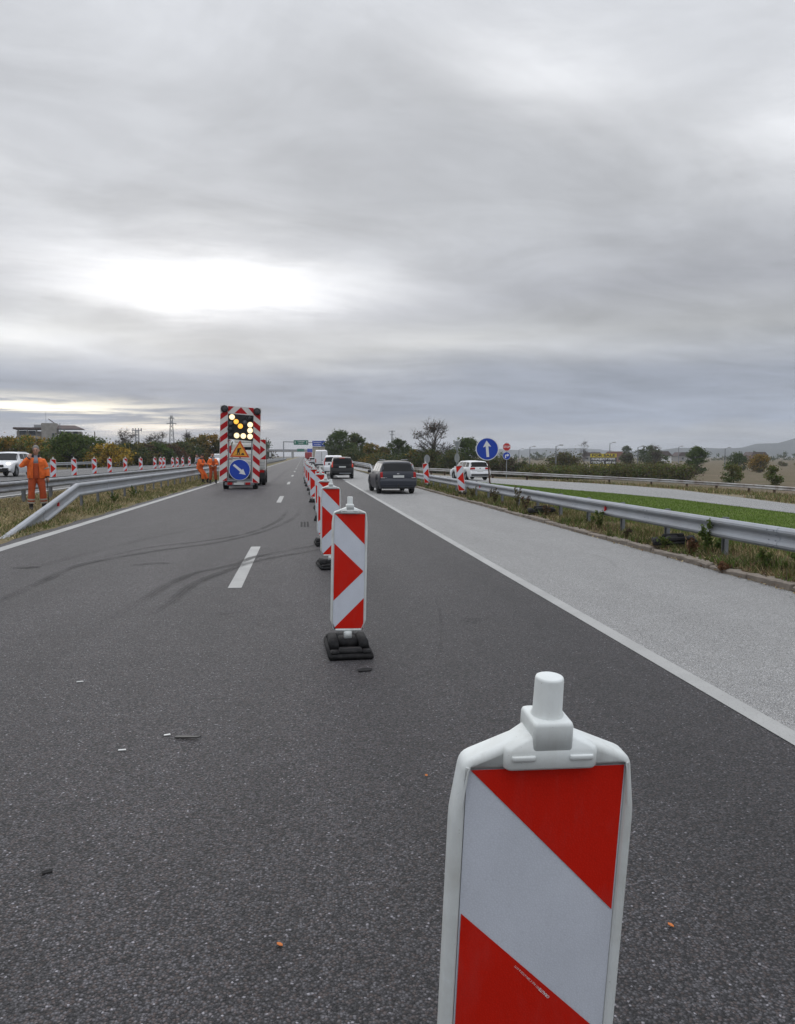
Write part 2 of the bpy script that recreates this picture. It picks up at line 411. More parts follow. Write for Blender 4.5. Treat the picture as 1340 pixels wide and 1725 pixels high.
L_yellow = leaf_mat('leaf_yellow', (.42, .29, .035)); L_gold = leaf_mat('leaf_gold', (.29, .18, .035)); L_rust = leaf_mat('leaf_rust', (.12, .060, .030)); L_brown = leaf_mat('leaf_brown', (.085, .062, .042))
G_straw = leaf_mat('grass_straw', (.37, .30, .165), .3, .4); G_green = leaf_mat('grass_green', (.085, .125, .028), .35, .4); G_olive = leaf_mat('grass_olive', (.13, .125, .045), .3, .4)
G_lawn = leaf_mat('grass_lawn', (.122, .200, .030), .4, .35); G_lawn2 = leaf_mat('grass_lawn_dark', (.095, .14, .028), .4, .35)
G_brown = leaf_mat('grass_dead', (.17, .10, .055), .3, .4)
M_bark = pmat('bark', (.060, .050, .042), .9, var=.4, vscale=6, bump=.5, bscale=20)
M_galv = pmat('galvanised_steel', (.31, .33, .36), .62, .25, var=.10, vscale=1.6, dirt=(.22, .20, .18), dscale=1.1, damt=.35)
M_galvd = pmat('dull_galvanised_steel', (.24, .255, .28), .6, .4, var=.2, vscale=3.0, dirt=(.12, .11, .10), dscale=2.0, damt=.5)
M_rust = pmat('rusty_steel', (.10, .058, .040), .8, .2, var=.4, vscale=5)
M_galvr = pmat('weathered_rail_steel', (.42, .42, .42), .6, .4, var=.15, vscale=1.0, dirt=(.12, .065, .04), dscale=.7, damt=.85)
M_plastic = pmat('white_plastic', (.70, .735, .73), .42, var=.035, vscale=14, dirt=(.38, .38, .36), dscale=7.0, damt=.22)
def scuffed(name, c):
    m = bpy.data.materials.new(name); m.use_nodes = True; g = N(m.node_tree); b = m.node_tree.nodes['Principled BSDF']
    o = g.new('ShaderNodeTexCoord').outputs['Object']
    grime = g.ramp(g.noise(o, 6.0, 7, .65, .4), [(.40, 0.0), (.74, .55)]); cc = g.mix(grime, c, (.42, .41, .36))
    streak = g.ramp(g.noise(g.mapping(o, (38, 38, 3.0)), 1.0, 5, .6), [(.56, 0.0), (.72, .30)]); cc = g.mix(streak, cc, (.42, .41, .38))
    speck = g.ramp(g.noise(o, 130.0, 3, .7), [(.68, 0.0), (.74, .6)]); cc = g.mix(speck, cc, (.25, .24, .22))
    scr = g.ramp(g.noise(g.mapping(o, (15, 200, 160), (0, 0, 0), (0, R(22), 0)), 1.0, 3, .6), [(.70, 0.0), (.76, .35)]); cc = g.mix(scr, cc, (.45, .45, .44))
    g.link(cc, b.inputs['Base Color']); b.inputs['Roughness'].default_value = .46
    bn = g.new('ShaderNodeBump'); bn.inputs['Strength'].default_value = .12; bn.inputs['Distance'].default_value = .004
    g.link(g.math('ADD', g.noise(o, 55.0, 4, .6), g.math('MULTIPLY', g.noise(o, 9.0, 3), 1.5)), bn.inputs['Height']); g.link(bn.outputs[0], b.inputs['Normal'])
    return m
M_plastic = scuffed('scuffed_white_plastic', (.70, .735, .73))
M_plastic2 = pmat('dirty_white_plastic', (.66, .66, .65), .5, var=.05, vscale=10, dirt=(.35, .34, .32), dscale=5.0, damt=.4)
def sheet_mat(name, c, coat=.3, spec=.5):
    m = bpy.data.materials.new(name); m.use_nodes = True; g = N(m.node_tree); b = m.node_tree.nodes['Principled BSDF']
    o = g.new('ShaderNodeTexCoord').outputs['Object']
    n = g.ramp(g.noise(o, 9.0, 5, .6), [(.3, tuple(x*.93 for x in c)), (.75, c)])
    hexv = g.vor(o, 210.0, 'Distance', 'DISTANCE_TO_EDGE')
    k = g.ramp(hexv, [(.0, .90), (.10, 1.0)])
    cc = g.mix(1.0, n, k, 'MULTIPLY')
    smear = g.ramp(g.noise(g.mapping(o, (14, 14, 3.5), (0, 0, 0), (0, R(8), 0)), 1.0, 7, .68, .5), [(.50, 0.0), (.78, .22)]); cc = g.mix(smear, cc, tuple(.45*x+.10 for x in c))
    spk = g.ramp(g.noise(o, 150.0, 3, .7), [(.72, 0.0), (.76, .45)]); cc = g.mix(spk, cc, tuple(.3*x+.06 for x in c))
    g.link(cc, b.inputs['Base Color'])
    b.inputs['Roughness'].default_value = .42; b.inputs['Specular IOR Level'].default_value = spec; b.inputs['Coat Weight'].default_value = coat; b.inputs['Coat Roughness'].default_value = .25
    bn = g.new('ShaderNodeBump'); bn.inputs['Strength'].default_value = .10; bn.inputs['Distance'].default_value = .003
    h = g.math('ADD', hexv, g.math('MULTIPLY', g.noise(o, 22.0, 3), 1.2)); g.link(h, bn.inputs['Height']); g.link(bn.outputs[0], b.inputs['Normal'])
    return m
M_shw = sheet_mat('white_reflective_sheeting', (.70, .74, .82)); M_shr = sheet_mat('red_reflective_sheeting', (.66, .016, .006), coat=.0, spec=.2)
M_rubber = pmat('recycled_rubber', (.014, .014, .015), .8, var=.4, vscale=30, bump=.6, bscale=90, dirt=(.06, .056, .052), dscale=14, damt=.3, spec=.2)
M_black = pmat('black_plastic', (.012, .012, .013), .45); M_tyre = pmat('tyre_rubber', (.016, .016, .017), .8, var=.2, vscale=20)
M_rim = pmat('alloy_rim', (.42, .43, .45), .35, .8); M_chrome = pmat('chrome', (.6, .6, .62), .15, 1.0)
M_glass = pmat('tinted_car_glass', (.005, .006, .007), .12, spec=.14)
M_glassl = pmat('clear_windscreen_glass', (.085, .10, .12), .05, spec=.7, coat=.5)
M_dark = pmat('underbody_black', (.01, .01, .01), .9)
M_plate = pmat('number_plate', (.62, .63, .62), .4); M_blue = pmat('sign_blue', (.008, .055, .42), .35, var=.08, vscale=4); M_signw = pmat('sign_white', (.76, .77, .78), .4)
M_signr = pmat('sign_red', (.50, .018, .018), .4, var=.06); M_signo = pmat('sign_orange_red', (.62, .085, .015), .4); M_signy = pmat('sign_amber', (.80, .38, .035), .4)
M_grey = pmat('sign_back_grey', (.34, .35, .36), .5, .3, var=.12, vscale=3); M_lampoff = pmat('unlit_lamp', (.045, .045, .05), .25); M_lampoff2 = pmat('unlit_lamp_grey', (.14, .14, .15), .3)
M_tail = pmat('tail_light_red', (.36, .008, .008), .35, spec=.3); M_brake = pmat('lit_brake_light', (.6, .05, .02), .3, emit=(1, .05, .03), estr=.10)
M_brakehot = pmat('lit_brake_bulb', (.9, .4, .3), .3, emit=(1, .45, .28), estr=2.2)
M_clear = pmat('clear_lens', (.62, .60, .60), .15, coat=.5); M_head = pmat('lit_headlamp', (1, 1, 1), .3, emit=(1, .98, .95), estr=3.0)
M_lampw = pmat('lit_lamp_white', (1, .95, .8), .3, emit=(1, .76, .42), estr=1.25); M_lampa = pmat('lit_lamp_amber', (1, .6, .1), .3, emit=(1, .47, .06), estr=1.1)
def car_paint(name, c, metal=.0): return pmat(name, c, .42, metal, spec=.28, var=.04, vscale=2, dirt=tuple(.6*x+.04 for x in c), dscale=2.2, damt=.35)
P_dark = car_paint('charcoal_car_paint', (.034, .038, .050), .0); P_black = car_paint('black_car_paint', (.004, .005, .007)); P_white = car_paint('white_car_paint', (.72, .73, .75)); P_silver = car_paint('silver_car_paint', (.42, .43, .45), .5)
M_orange = pmat('orange_workwear', (.76, .145, .020), .8, var=.22, vscale=8, bump=1.0, bscale=13, dirt=(.35, .07, .02), dscale=5, damt=.35)
M_orange2 = pmat('orange_overalls', (.46, .075, .020), .85, var=.25, vscale=8, bump=1.0, bscale=13, dirt=(.22, .05, .02), dscale=5, damt=.5)
M_skin = pmat('skin', (.46, .25, .18), .6, var=.08, vscale=20); M_hair = pmat('grey_hair', (.20, .19, .18), .9, var=.3, vscale=60); M_hairb = pmat('dark_hair', (.035, .028, .022), .9, var=.3, vscale=60)
M_navy = pmat('navy_cloth', (.014, .016, .026), .85); M_shirt = pmat('grey_shirt', (.24, .25, .29), .85, var=.1, vscale=12); M_band = pmat('reflective_band', (.42, .38, .33), .5); M_boot = pmat('black_boot', (.016, .016, .016), .6, dirt=(.10, .08, .06), dscale=12, damt=.4)
M_lips = pmat('lips', (.32, .13, .11), .6)
M_conc = pmat('concrete', (.30, .29, .275), .9, var=.15, vscale=1.2, dirt=(.16, .15, .14), dscale=.8, damt=.5); M_kerb = pmat('kerb_concrete', (.21, .18, .15), .92, var=.25, vscale=6, bump=.6, bscale=50, dirt=(.13, .105, .08), dscale=5, damt=.8)
M_roof = pmat('brown_roof', (.085, .060, .055), .85, var=.2, vscale=2); M_wall = pmat('grey_render', (.30, .29, .28), .9, var=.1, vscale=.7); M_wallp = pmat('pink_brick', (.28, .17, .15), .9, var=.15, vscale=3); M_pane = pmat('window_pane', (.035, .04, .05), .15)
M_wood = pmat('weathered_wood', (.10, .085, .07), .9, var=.3, vscale=5); M_gsign = pmat('sign_green', (.008, .16, .105), .4); M_bill = pmat('billboard_yellow', (.62, .50, .045), .5, var=.15, vscale=1.0); M_billd = pmat('billboard_dark', (.045, .045, .055), .6)
M_beige = pmat('lorry_tarpaulin', (.40, .36, .30), .7, var=.15, vscale=1.5); M_redv = pmat('red_vehicle', (.35, .03, .03), .4)

# ================================================================ LARGE STRUCTURE
def sheet(name, ys, left, right, mat, dz=0.0, nx=6, zf=zt, parent=None):
    """ground sheet between two edges X=left(y), X=right(y)"""
    vs = []; fs = []
    for y in ys:
        a, b = left(y), right(y)
        for i in range(nx+1):
            x = a + (b-a)*i/nx; vs.append((x, y, zf(x, y)+dz))
    n = nx+1
    for k in range(len(ys)-1):
        for i in range(nx): fs.append((k*n+i, k*n+i+1, (k+1)*n+i+1, (k+1)*n+i))
    o = MB().add(vs, fs).build(name, mat, parent, fix=False)
    return o
def const(x): return lambda y: x
def chain(pts):
    ys = [p[1] for p in pts]; xs = [p[0] for p in pts]
    return lambda y: float(np.interp(y, ys, xs))
YS = [-8, 0, 5, 10, 15, 20, 25, 30, 40, 50, 60, 70, 80, 90, 100, 120, 150, 200, 300, 500, 800, 1300]
# the ground itself, one sheet to the horizon
gx = sorted(set([-3900, -1500, -500, -200, -80] + ZX[1:-1] + [10, 15, 20, 25, 30, 35, 40, 60, 120, 300, 800, 2000, 3900]))
gy = [-400, -60, -8, 10, 30, 50, 70, 80, 90, 100, 110, 120, 150, 170, 250, 500, 1000, 2500, 4100]
vs = [(x, y, zt(x, y)-.07) for y in gy for x in gx]; n = len(gx)
fs = [(k*n+i, k*n+i+1, (k+1)*n+i+1, (k+1)*n+i) for k in range(len(gy)-1) for i in range(n-1)]
struct(MB().add(vs, fs).build('ground', M_field, fix=False), 'flat dry brown fields stretching to the horizon')

road = struct(sheet('road', YS, const(-6.1), const(2.84), M_asphalt, 0, 8, lambda x, y: 0.0), 'dark coarse asphalt carriageway closed off by the delineators')
shoulder = struct(sheet('hard_shoulder', YS, const(2.84), chain([(5.93, 46), (7.2, 60), (7.4, 76), (6.0, 90), (5.9, 1300)]), M_pale, 0, 6, lambda x, y: 0.0), 'pale grey asphalt shoulder lane right of the white line')
struct(sheet('opposite_carriageway', YS, const(-24.2), const(-9.62), M_opp, .004, 8), 'grey carriageway beyond the median guardrails')
struct(sheet('median', [-8, 0, 5, 10]+[12+.5*i for i in range(80)]+YS[10:], const(-9.62), lambda y: -5.70+.05*math.sin(y*1.7)+.03*math.sin(y*4.1), M_median, .004, 16), 'dry grass median strip between the two carriageways')
struct(sheet('far_verge', YS, const(-34), const(-24.2), M_verge, -.02, 8), 'grass strip beyond the opposite carriageway')
struct(sheet('verge', YS[:15], const(6.02), const(7.7), M_verge, 0.0, 8), 'weedy dry strip along the kerb under the right guardrail')
NEAR = chain([(17.2, -8), (17.4, 15), (17.6, 26.7), (18.0, 37), (16.6, 42), (14.9, 45), (13.3, 50), (11.4, 54), (8.6, 62), (7.3, 72)])
FARE = chain([(21.0, -8), (22.0, 20), (24.0, 36), (27.0, 48), (29.5, 60), (29.0, 68), (26.5, 74), (20.0, 77), (16.0, 80), (13.0, 90), (9.5, 112), (6.0, 135)])
ysr = [-8, 0, 5, 10, 15, 20, 24, 27, 30, 33, 37, 40, 42, 45, 48, 50, 52, 54, 57, 60, 64, 68, 72]
struct(sheet('lawn', ysr, const(7.7), NEAR, M_lawn, .0, 14), 'bright green mown lawn between guardrail and slip road')
ysf = ysr + [74, 77, 80, 85, 90, 100, 112, 125, 135]
struct(sheet('slip_road', ysf, lambda y: NEAR(y) if y <= 72 else 5.9, FARE, M_pale, .010, 12), 'pale slip road curving away behind the lawn')
R2F = chain([(26, -8), (28.5, 20), (31.5, 40), (34.6, 52.8), (35.2, 60), (33.6, 69.7), (28.0, 74.4), (20.5, 78), (16.0, 84), (13.5, 95), (9.9, 120), (8.5, 140)])
struct(sheet('dirt_strip', ysf, FARE, lambda y: max(FARE(y)+.5, R2F(y)+2.5), M_dirt, .002, 8), 'stony dirt strip between slip road and rusty guardrail')

# road paint, parts of the road
def flat_part(name, pts, mat, z, parent):
    return MB().add([(x, y, z) for x, y in pts], [tuple(range(len(pts)))]).build(name, mat, parent, fix=False)
def strip_pts(x0, x1, y0, y1): return [(x0, y0), (x1, y0), (x1, y1), (x0, y1)]
flat_part('edge_line', strip_pts(-5.45, -5.22, -8, 1300), M_line, .004, road)
flat_part('edge_line', strip_pts(2.775, 2.92, -8, 53), M_line, .004, road)
flat_part('edge_line', strip_pts(2.775, 2.92, 62, 1300), M_line, .004, road)
yd = -8.0
d0 = bpy.data.meshes.new('lane_dash'); d0.from_pydata([(-.085, 0, 0), (.085, 0, 0), (.085, 4.6, 0), (-.085, 4.6, 0)], [], [(0, 1, 2, 3)]); d0.materials.append(M_line)
for k in range(24): link('lane_dash', d0, road, (-.86, 10.05 + 18.55*(k-1), .004))
opp = bpy.data.objects['opposite_carriageway']
def opp_line(x0, x1, y0, y1): return flat_part('edge_line', strip_pts(x0, x1, y0, y1), M_line, .309, opp)
opp_line(-10.05, -9.83, -8, 1300); opp_line(-22.0, -21.8, -8, 1300)
for k in range(14):
    o = flat_part('lane_dash', strip_pts(-14.2, -14.05, 20+16*k, 24+16*k), M_line, .309, opp)
# tyre marks
def skid(pts, w, mat, z=.006):
    P = [Vector((x, y, 0)) for x, y in pts]
    # catmull-rom
    Q = []
    for i in range(len(P)-1):
        p0, p1, p2, p3 = P[max(i-1, 0)], P[i], P[i+1], P[min(i+2, len(P)-1)]
        for k in range(8):
            t = k/8; Q.append(.5*((2*p1)+(p2-p0)*t+(2*p0-5*p1+4*p2-p3)*t*t+(3*p1-p0-3*p2+p3)*t**3))
    Q.append(P[-1]); vs = []; fs = []; at = []
    for i, q in enumerate(Q):
        d = (Q[min(i+1, len(Q)-1)]-Q[max(i-1, 0)]).normalized(); nrm = Vector((-d.y, d.x, 0))
        for a in (-1, 0, 1): vs.append(q+nrm*(w/2*a)+Vector((0, 0, z))); at.append(float(a))
    for i in range(len(Q)-1):
        for a in (0, 1): fs.append((i*3+a, i*3+a+1, i*3+a+4, i*3+a+3))
    o = MB().add(vs, fs).build('skid_mark', mat, road, fix=False)
    o.data.attributes.new('across', 'FLOAT', 'POINT').data.foreach_set('value', at)
    m_ = len(Q)-1; o.data.attributes.new('fade', 'FLOAT', 'POINT').data.foreach_set('value', [min(1.0, 3.2*min(i, m_-i)/m_) for i in range(m_+1) for _ in range(3)])
skid([(-3.5, 8.6), (-3.43, 9.41), (-3.42, 10.87), (-3.40, 12.29), (-3.08, 13.22), (-2.48, 14.3), (-1.74, 15.26), (-1.14, 16.66), (-.59, 18.9), (-.2, 22), (-.05, 26)], .20, M_skid)
skid([(-3.36, 12.9), (-2.77, 14.7), (-2.0, 15.6), (-1.37, 16.7), (-.95, 18.2), (-.6, 21), (-.45, 25)], .17, M_skid, .0065)
skid([(-1.95, 8.2), (-1.83, 9.22), (-1.73, 10.42), (-1.49, 11.51), (-1.03, 12.27), (-.74, 13.25), (.17, 14.63), (.9, 15.6)], .19, M_skid, .007)
skid([(-1.6, 8.2), (-1.5, 9.18), (-1.41, 10.39), (-1.14, 11.46), (-.71, 12.65), (.16, 13.89), (.9, 14.9)], .19, M_skid, .0075)
skid([(1.55, 9.8), (1.52, 8.97), (1.31, 7.4), (1.07, 6.31), (.8, 5.65)], .05, M_skid2)
skid([(4.75, 13.2), (4.85, 12.2), (4.55, 11.1)], .10, M_skid2)
skid([(-4.4, 9.5), (-4.1, 11.5), (-3.9, 12.6), (-3.3, 15.5), (-2.6, 18), (-1.8, 21)], .28, M_skid2, .0055)
skid([(-2.6, 12.3), (-2.3, 12.5), (-2.0, 12.55)], .25, M_skid, .008); skid([(-4.3, 12.2), (-3.9, 12.35)], .3, M_skid, .008)
skid([(-.95, 8.35), (-.55, 8.5)], .22, M_skid2, .008); skid([(1.6, 7.6), (1.75, 7.9)], .3, M_skid2, .008)
skid([(-3.7, 30), (-3.6, 45), (-3.4, 70), (-3.3, 120)], .5, M_skid2); skid([(-2.0, 28), (-1.95, 45), (-1.9, 70), (-1.8, 120)], .5, M_skid2)
skid([(-5.05, 16.3), (-4.4, 17.6), (-3.6, 19.4), (-3.3, 22)], .10, M_skid2, .008)
for k in range(3): flat_part('tar_patch', strip_pts(-.06+.075*k, -.015+.075*k, 18.6, 20.1), M_rubber, .005, road)
# kerb of single stones
kerb = bpy.data.objects.new('kerb', None); col.objects.link(kerb); struct(kerb, 'weathered kerb of single concrete stones beside the shoulder')
kv = []
for v in range(5):
    mb = MB(); mb.box((0, 0, 0), (.17, .97, .15)); me = mb.mesh('kerb_stone', M_kerb)
    bm = bmesh.new(); bm.from_mesh(me); bmesh.ops.bevel(bm, geom=bm.edges[:], offset=.02, segments=1, affect='EDGES')
    bmesh.ops.subdivide_edges(bm, edges=[e for e in bm.edges if e.calc_length() > .5], cuts=4)
    for x in bm.verts: x.co += Vector((random.uniform(-.008, .008), random.uniform(-.008, .008), random.uniform(-.010, .006)))
    bm.to_mesh(me); bm.free(); kv.append(me)
for k in range(52):
    y = -4.5 + k
    link('kerb_stone', random.choice(kv), kerb, (6.0 + random.uniform(-.014, .014), y, .004 + random.uniform(-.024, .014)), (random.uniform(-.02, .02), random.uniform(-.05, .05), random.uniform(-.012, .012)))

# hills on the horizon
def ridge(name, x0, x1, y, depth, prof, label, nx=60):
    vs = []; fs = []; ny = 6
    for i in range(nx+1):
        x = x0+(x1-x0)*i/nx
        h = float(np.interp(x, [p[0] for p in prof], [p[1] for p in prof]))
        h *= 1 + .10*math.sin(x*.013)+.07*math.sin(x*.031+1)+.05*math.sin(x*.07)
        for j in range(ny+1):
            t = j/ny; s = math.sin(math.pi*t)
            vs.append((x+30*math.sin(j*2.1+i*.7), y+depth*t, -3+h*s*(1+.12*math.sin(i*1.7+j*2.3)*(1 if j != 3 else .3))))
    n = ny+1
    for i in range(nx):
        for j in range(ny): fs.append((i*n+j, (i+1)*n+j, (i+1)*n+j+1, i*n+j+1))
    return struct(MB().add(vs, fs).build(name, M_hill, smooth=True), label)
ridge('hill', 1010, 3300, 2080, 690, [(1010, 0), (1145, 26), (1330, 36), (1440, 33), (1650, 57), (1920, 64), (2400, 70), (3300, 30)], 'hazy bare hills on the horizon at right')
ridge('hill', 180, 1900, 3000, 760, [(180, 0), (440, 34), (700, 41), (960, 33), (1210, 38), (1470, 24), (1900, 0)], 'faint hazy ridge behind the far field')

# ================================================================ GUARDRAILS
WPROF = [(.0, .155), (.050, .148), (.078, .118), (.083, .088), (.070, .060), (.030, .026), (.022, 0), (.030, -.026), (.070, -.060), (.083, -.088), (.078, -.118), (.050, -.148), (.0, -.155)]
APROF = [(-.03, .150), (.0, .157), (.055, .150), (.083, .120), (.083, .085), (.040, .050), (.030, .0), (.040, -.060), (.083, -.098), (.083, -.125), (.055, -.150), (.0, -.157)]
APROF = [(a_, b_*1.27) for a_, b_ in APROF]
def path_pt(P, s):
    L = 0
    for i in range(len(P)-1):
        d = (P[i+1]-P[i]).length
        if s <= L+d or i == len(P)-2: return P[i]+(P[i+1]-P[i])*((s-L)/d), (P[i+1]-P[i]).normalized()
        L += d
def beam_section(P, s0, s1, prof, side, mat, parent, lift=0.0, thick=.006, roll=0.0):
    """one W-beam length; side=+1 puts the corrugation on the right of the path"""
    n = max(2, int((s1-s0)/1.0)+1); 
    cuts = [s0+(s1-s0)*i/n for i in range(n+1)]
    acc = 0
    for i in range(len(P)-1):
        acc += (P[i+1]-P[i]).length
        if s0+.02 < acc < s1-.02: cuts.append(acc)
    rings = []
    for s in sorted(cuts):
        p, d = path_pt(P, s); dh = Vector((d.x, d.y, 0)).normalized(); nr = Vector((dh.y, -dh.x, 0))*side
        up = Vector((0, 0, 1)) if abs(d.z) < .05 else nr.cross(d)*(-side)
        if up.z < 0: up = -up
        front = [p+nr*(a+lift)+up*b for a, b in prof]; back = [p+nr*(a+lift-thick)+up*(b*.97) for a, b in reversed(prof)]
        rings.append(front+back)
    return MB().loft(rings).build('beam', mat, parent)
def plen(P): return sum((P[i+1]-P[i]).length for i in range(len(P)-1))
def guardrail(name, label, pts, side, mat, matp, first_post=0.0, gap=2.0, top=.75, sec=4.0, prof=WPROF, posts=True, both=False, postsz=(.055, .12), offset=.12, group='guardrails', spacer=True, ymax=None, rough=0.0):
    root = thing(name, label, 'guardrail', pts[0], group=group)
    o0 = Vector(pts[0]); P = [Vector(p)-o0 for p in pts]; L = plen(P); z = top-.155
    PB = [p+Vector((0, 0, z)) for p in P]
    s = 0; k = 0
    while s < L-.2:
        e = min(L, s+sec+.30)
        PP = [q+Vector((0, 0, random.uniform(-rough, rough))) for q in PB] if rough else PB
        beam_section(PB, s, e, prof, side, mat, root, lift=.006*(k % 2))
        if both: beam_section([q for q in PB], s, e, prof, -side, mat, root, lift=.006*(k % 2)+2*offset+postsz[0])
        s += sec; k += 1
    if posts:
        pm = None
        s = first_post
        while s < L:
            p, d = path_pt(P, s); dh = Vector((d.x, d.y, 0)).normalized(); nr = Vector((dh.y, -dh.x, 0))*side
            if pm is None:
                mb = MB(); h = top+.25; w, t = postsz[1]/2, postsz[0]
                mb.prism([(-t/2, -w), (t/2, -w), (t/2, -w+.03), (-t/2+.008, -w+.03), (-t/2+.008, w-.03), (t/2, w-.03), (t/2, w), (-t/2, w)], 0, h, M=Matrix(((1, 0, 0), (0, 0, 1), (0, 1, 0))))
                me = mb.mesh('post', matp); bm = bmesh.new(); bm.from_mesh(me); bmesh.ops.recalc_face_normals(bm, faces=bm.faces); bm.to_mesh(me); bm.free(); pm = me
                sb = MB(); sb.box((offset*.5, 0, 0), (offset, .10, .18)); sm = sb.mesh('spacer_block', matp)
            c = p - nr*(offset+postsz[0]/2)
            a = math.atan2(nr.y, nr.x)
            link('post', pm, root, (c.x, c.y, c.z-.25), (random.uniform(-.012, .012), random.uniform(-.012, .012), a))
            if spacer:
                b = p-nr*offset; link('spacer_block', sm, root, (b.x, b.y, b.z+z), (0, 0, a))
                if both: b = p-nr*(offset+postsz[0]); link('spacer_block', sm, root, (b.x, b.y, b.z+z), (0, 0, a+math.pi))
            s += gap
    return root
# right-hand guardrail beside the shoulder
def rz(x, y): return zt(x, y)
RX = 6.50
r1 = guardrail('guardrail', 'galvanised steel guardrail along the weedy verge right of the shoulder', [(RX, -2.06, .085), (RX, 14, .085), (RX, 47.5, .095)], -1, M_galv, M_galvd, 1.76, 2.03, .60, 4.06, WPROF, postsz=(.06, .11), offset=.13)
# splice bolts and reflectors
bm_ = MB(); bm_.cyl((0, 0, 0), (-.012, 0, 0), .016, .012, 8); boltm = bm_.mesh('bolt', M_galvd)
for j in range(6):
    for dy in (.06, .22):
        for dzz in (.045, -.045, .105, -.105):
            link('bolt', boltm, r1, (-.05 if abs(dzz) < .06 else -.083, 2.03*2*(j+1)+dy, .445+dzz))
for yy in (18.46, 30.66):
    mb = MB(); mb.prism([(-.035, -.05), (.035, -.05), (.02, .05), (-.02, .05)], -.02, .02); mb.build('reflector', M_signr, r1, loc=(-.05, yy, .44), rot=(0, 0, R(90)))
# median guardrails
l1 = guardrail('guardrail', 'galvanised guardrail in the median with its end bent down into the grass', [(-5.90, 16.0, -.75), (-6.62, 24.35, .115), (-6.64, 60, .115), (-6.64, 330, .115)], 1, M_galv, M_galvd, 9.5, 2.0, .70, 4.0, APROF, postsz=(.06, .12), offset=.12)
mb = MB(); mb.prism([(-.035, -.05), (.035, -.05), (.02, .05), (-.02, .05)], -.02, .02); mb.build('reflector', M_signr, l1, loc=(-.46+.055, 5.5, 1.155), rot=(R(3), 0, R(85)))
l2 = guardrail('guardrail', 'double-sided galvanised guardrail on the far side of the median', [(-8.45, -4, .215), (-8.45, 60, .215), (-8.45, 330, .215)], 1, M_galvd, M_galvd, .8, 2.65, .70, 4.0, WPROF, both=True, postsz=(.09, .12), offset=.14)
# a beam end standing behind the bent-down end
MB().box((0, 0, 0), (.50, .06, .17)).build('spacer_block', M_galvd, l1, loc=(-.98, 9.6, 1.49), bevel=.01)
guardrail('guardrail', 'guardrail along the far edge of the opposite carriageway', [(-25.2, 30, .15), (-25.2, 330, .15)], 1, M_galv, M_galvd, 0, 4.0, .85, 8.0, WPROF, spacer=False)
R2P = [(26.0, 8), (28.5, 20), (31.5, 40), (34.6, 52.8), (35.2, 60), (33.6, 69.7), (28.0, 74.4), (20.5, 78), (16.0, 84), (13.5, 95), (9.9, 120), (8.9, 150)]
guardrail('guardrail', 'weathered guardrail with rusty posts behind the slip road', [(x, y, zt(x, y)) for x, y in R2P], -1, M_galvr, M_rust, 0.5, 4.0, .74, 4.0, WPROF, postsz=(.12, .16), offset=.10)
guardrail('guardrail', 'short guardrail with a turned-down end past the slip road mouth', [(7.1, 80, -.55), (7.3, 86, .05), (7.6, 97, .08), (8.3, 123, .05), (8.3, 220, .05)], -1, M_galv, M_galvd, 7, 4.0, .75, 8.0, WPROF, spacer=False)

D1_LOC = (.353, 1.33, 0.0); D1_ROT = (R(5.7), R(1.28), R(1.64))
# ================================================================ DELINEATORS
def offset_poly(poly, d):
    n = len(poly); out = []
    for i in range(n):
        p0, p1, p2 = Vector(poly[i-1]), Vector(poly[i]), Vector(poly[(i+1) % n])
        e1 = (p1-p0).normalized(); e2 = (p2-p1).normalized(); n1 = Vector((-e1.y, e1.x)); n2 = Vector((-e2.y, e2.x))
        bis = (n1+n2).normalized(); out.append(tuple(p1+bis*(d/max(.3, bis.dot(n1)))))
    return out
OUTL = [(-.112, .165), (.112, .165), (.151, .255), (.151, 1.085), (.138, 1.180), (.034, 1.222), (-.034, 1.222), (-.138, 1.180), (-.151, 1.085), (-.151, .255)]   # counter-clockwise in (x,z)
def round_poly(poly, r, n=4):
    out = []; m = len(poly)
    for i in range(m):
        p0, p1, p2 = Vector(poly[i-1]), Vector(poly[i]), Vector(poly[(i+1) % m]); e1 = (p0-p1).normalized(); e2 = (p2-p1).normalized()
        for k in range(n+1):
            t = k/n; a_ = p1+e1*r; b_ = p1+e2*r; out.append(tuple(a_*(1-t)**2+p1*2*t*(1-t)+b_*t*t))
    return out
OUTL = round_poly(OUTL, .016)
T2 = .026
def ring_at(d, y): return [Vector((x, y, z)) for x, z in offset_poly(OUTL, d)]
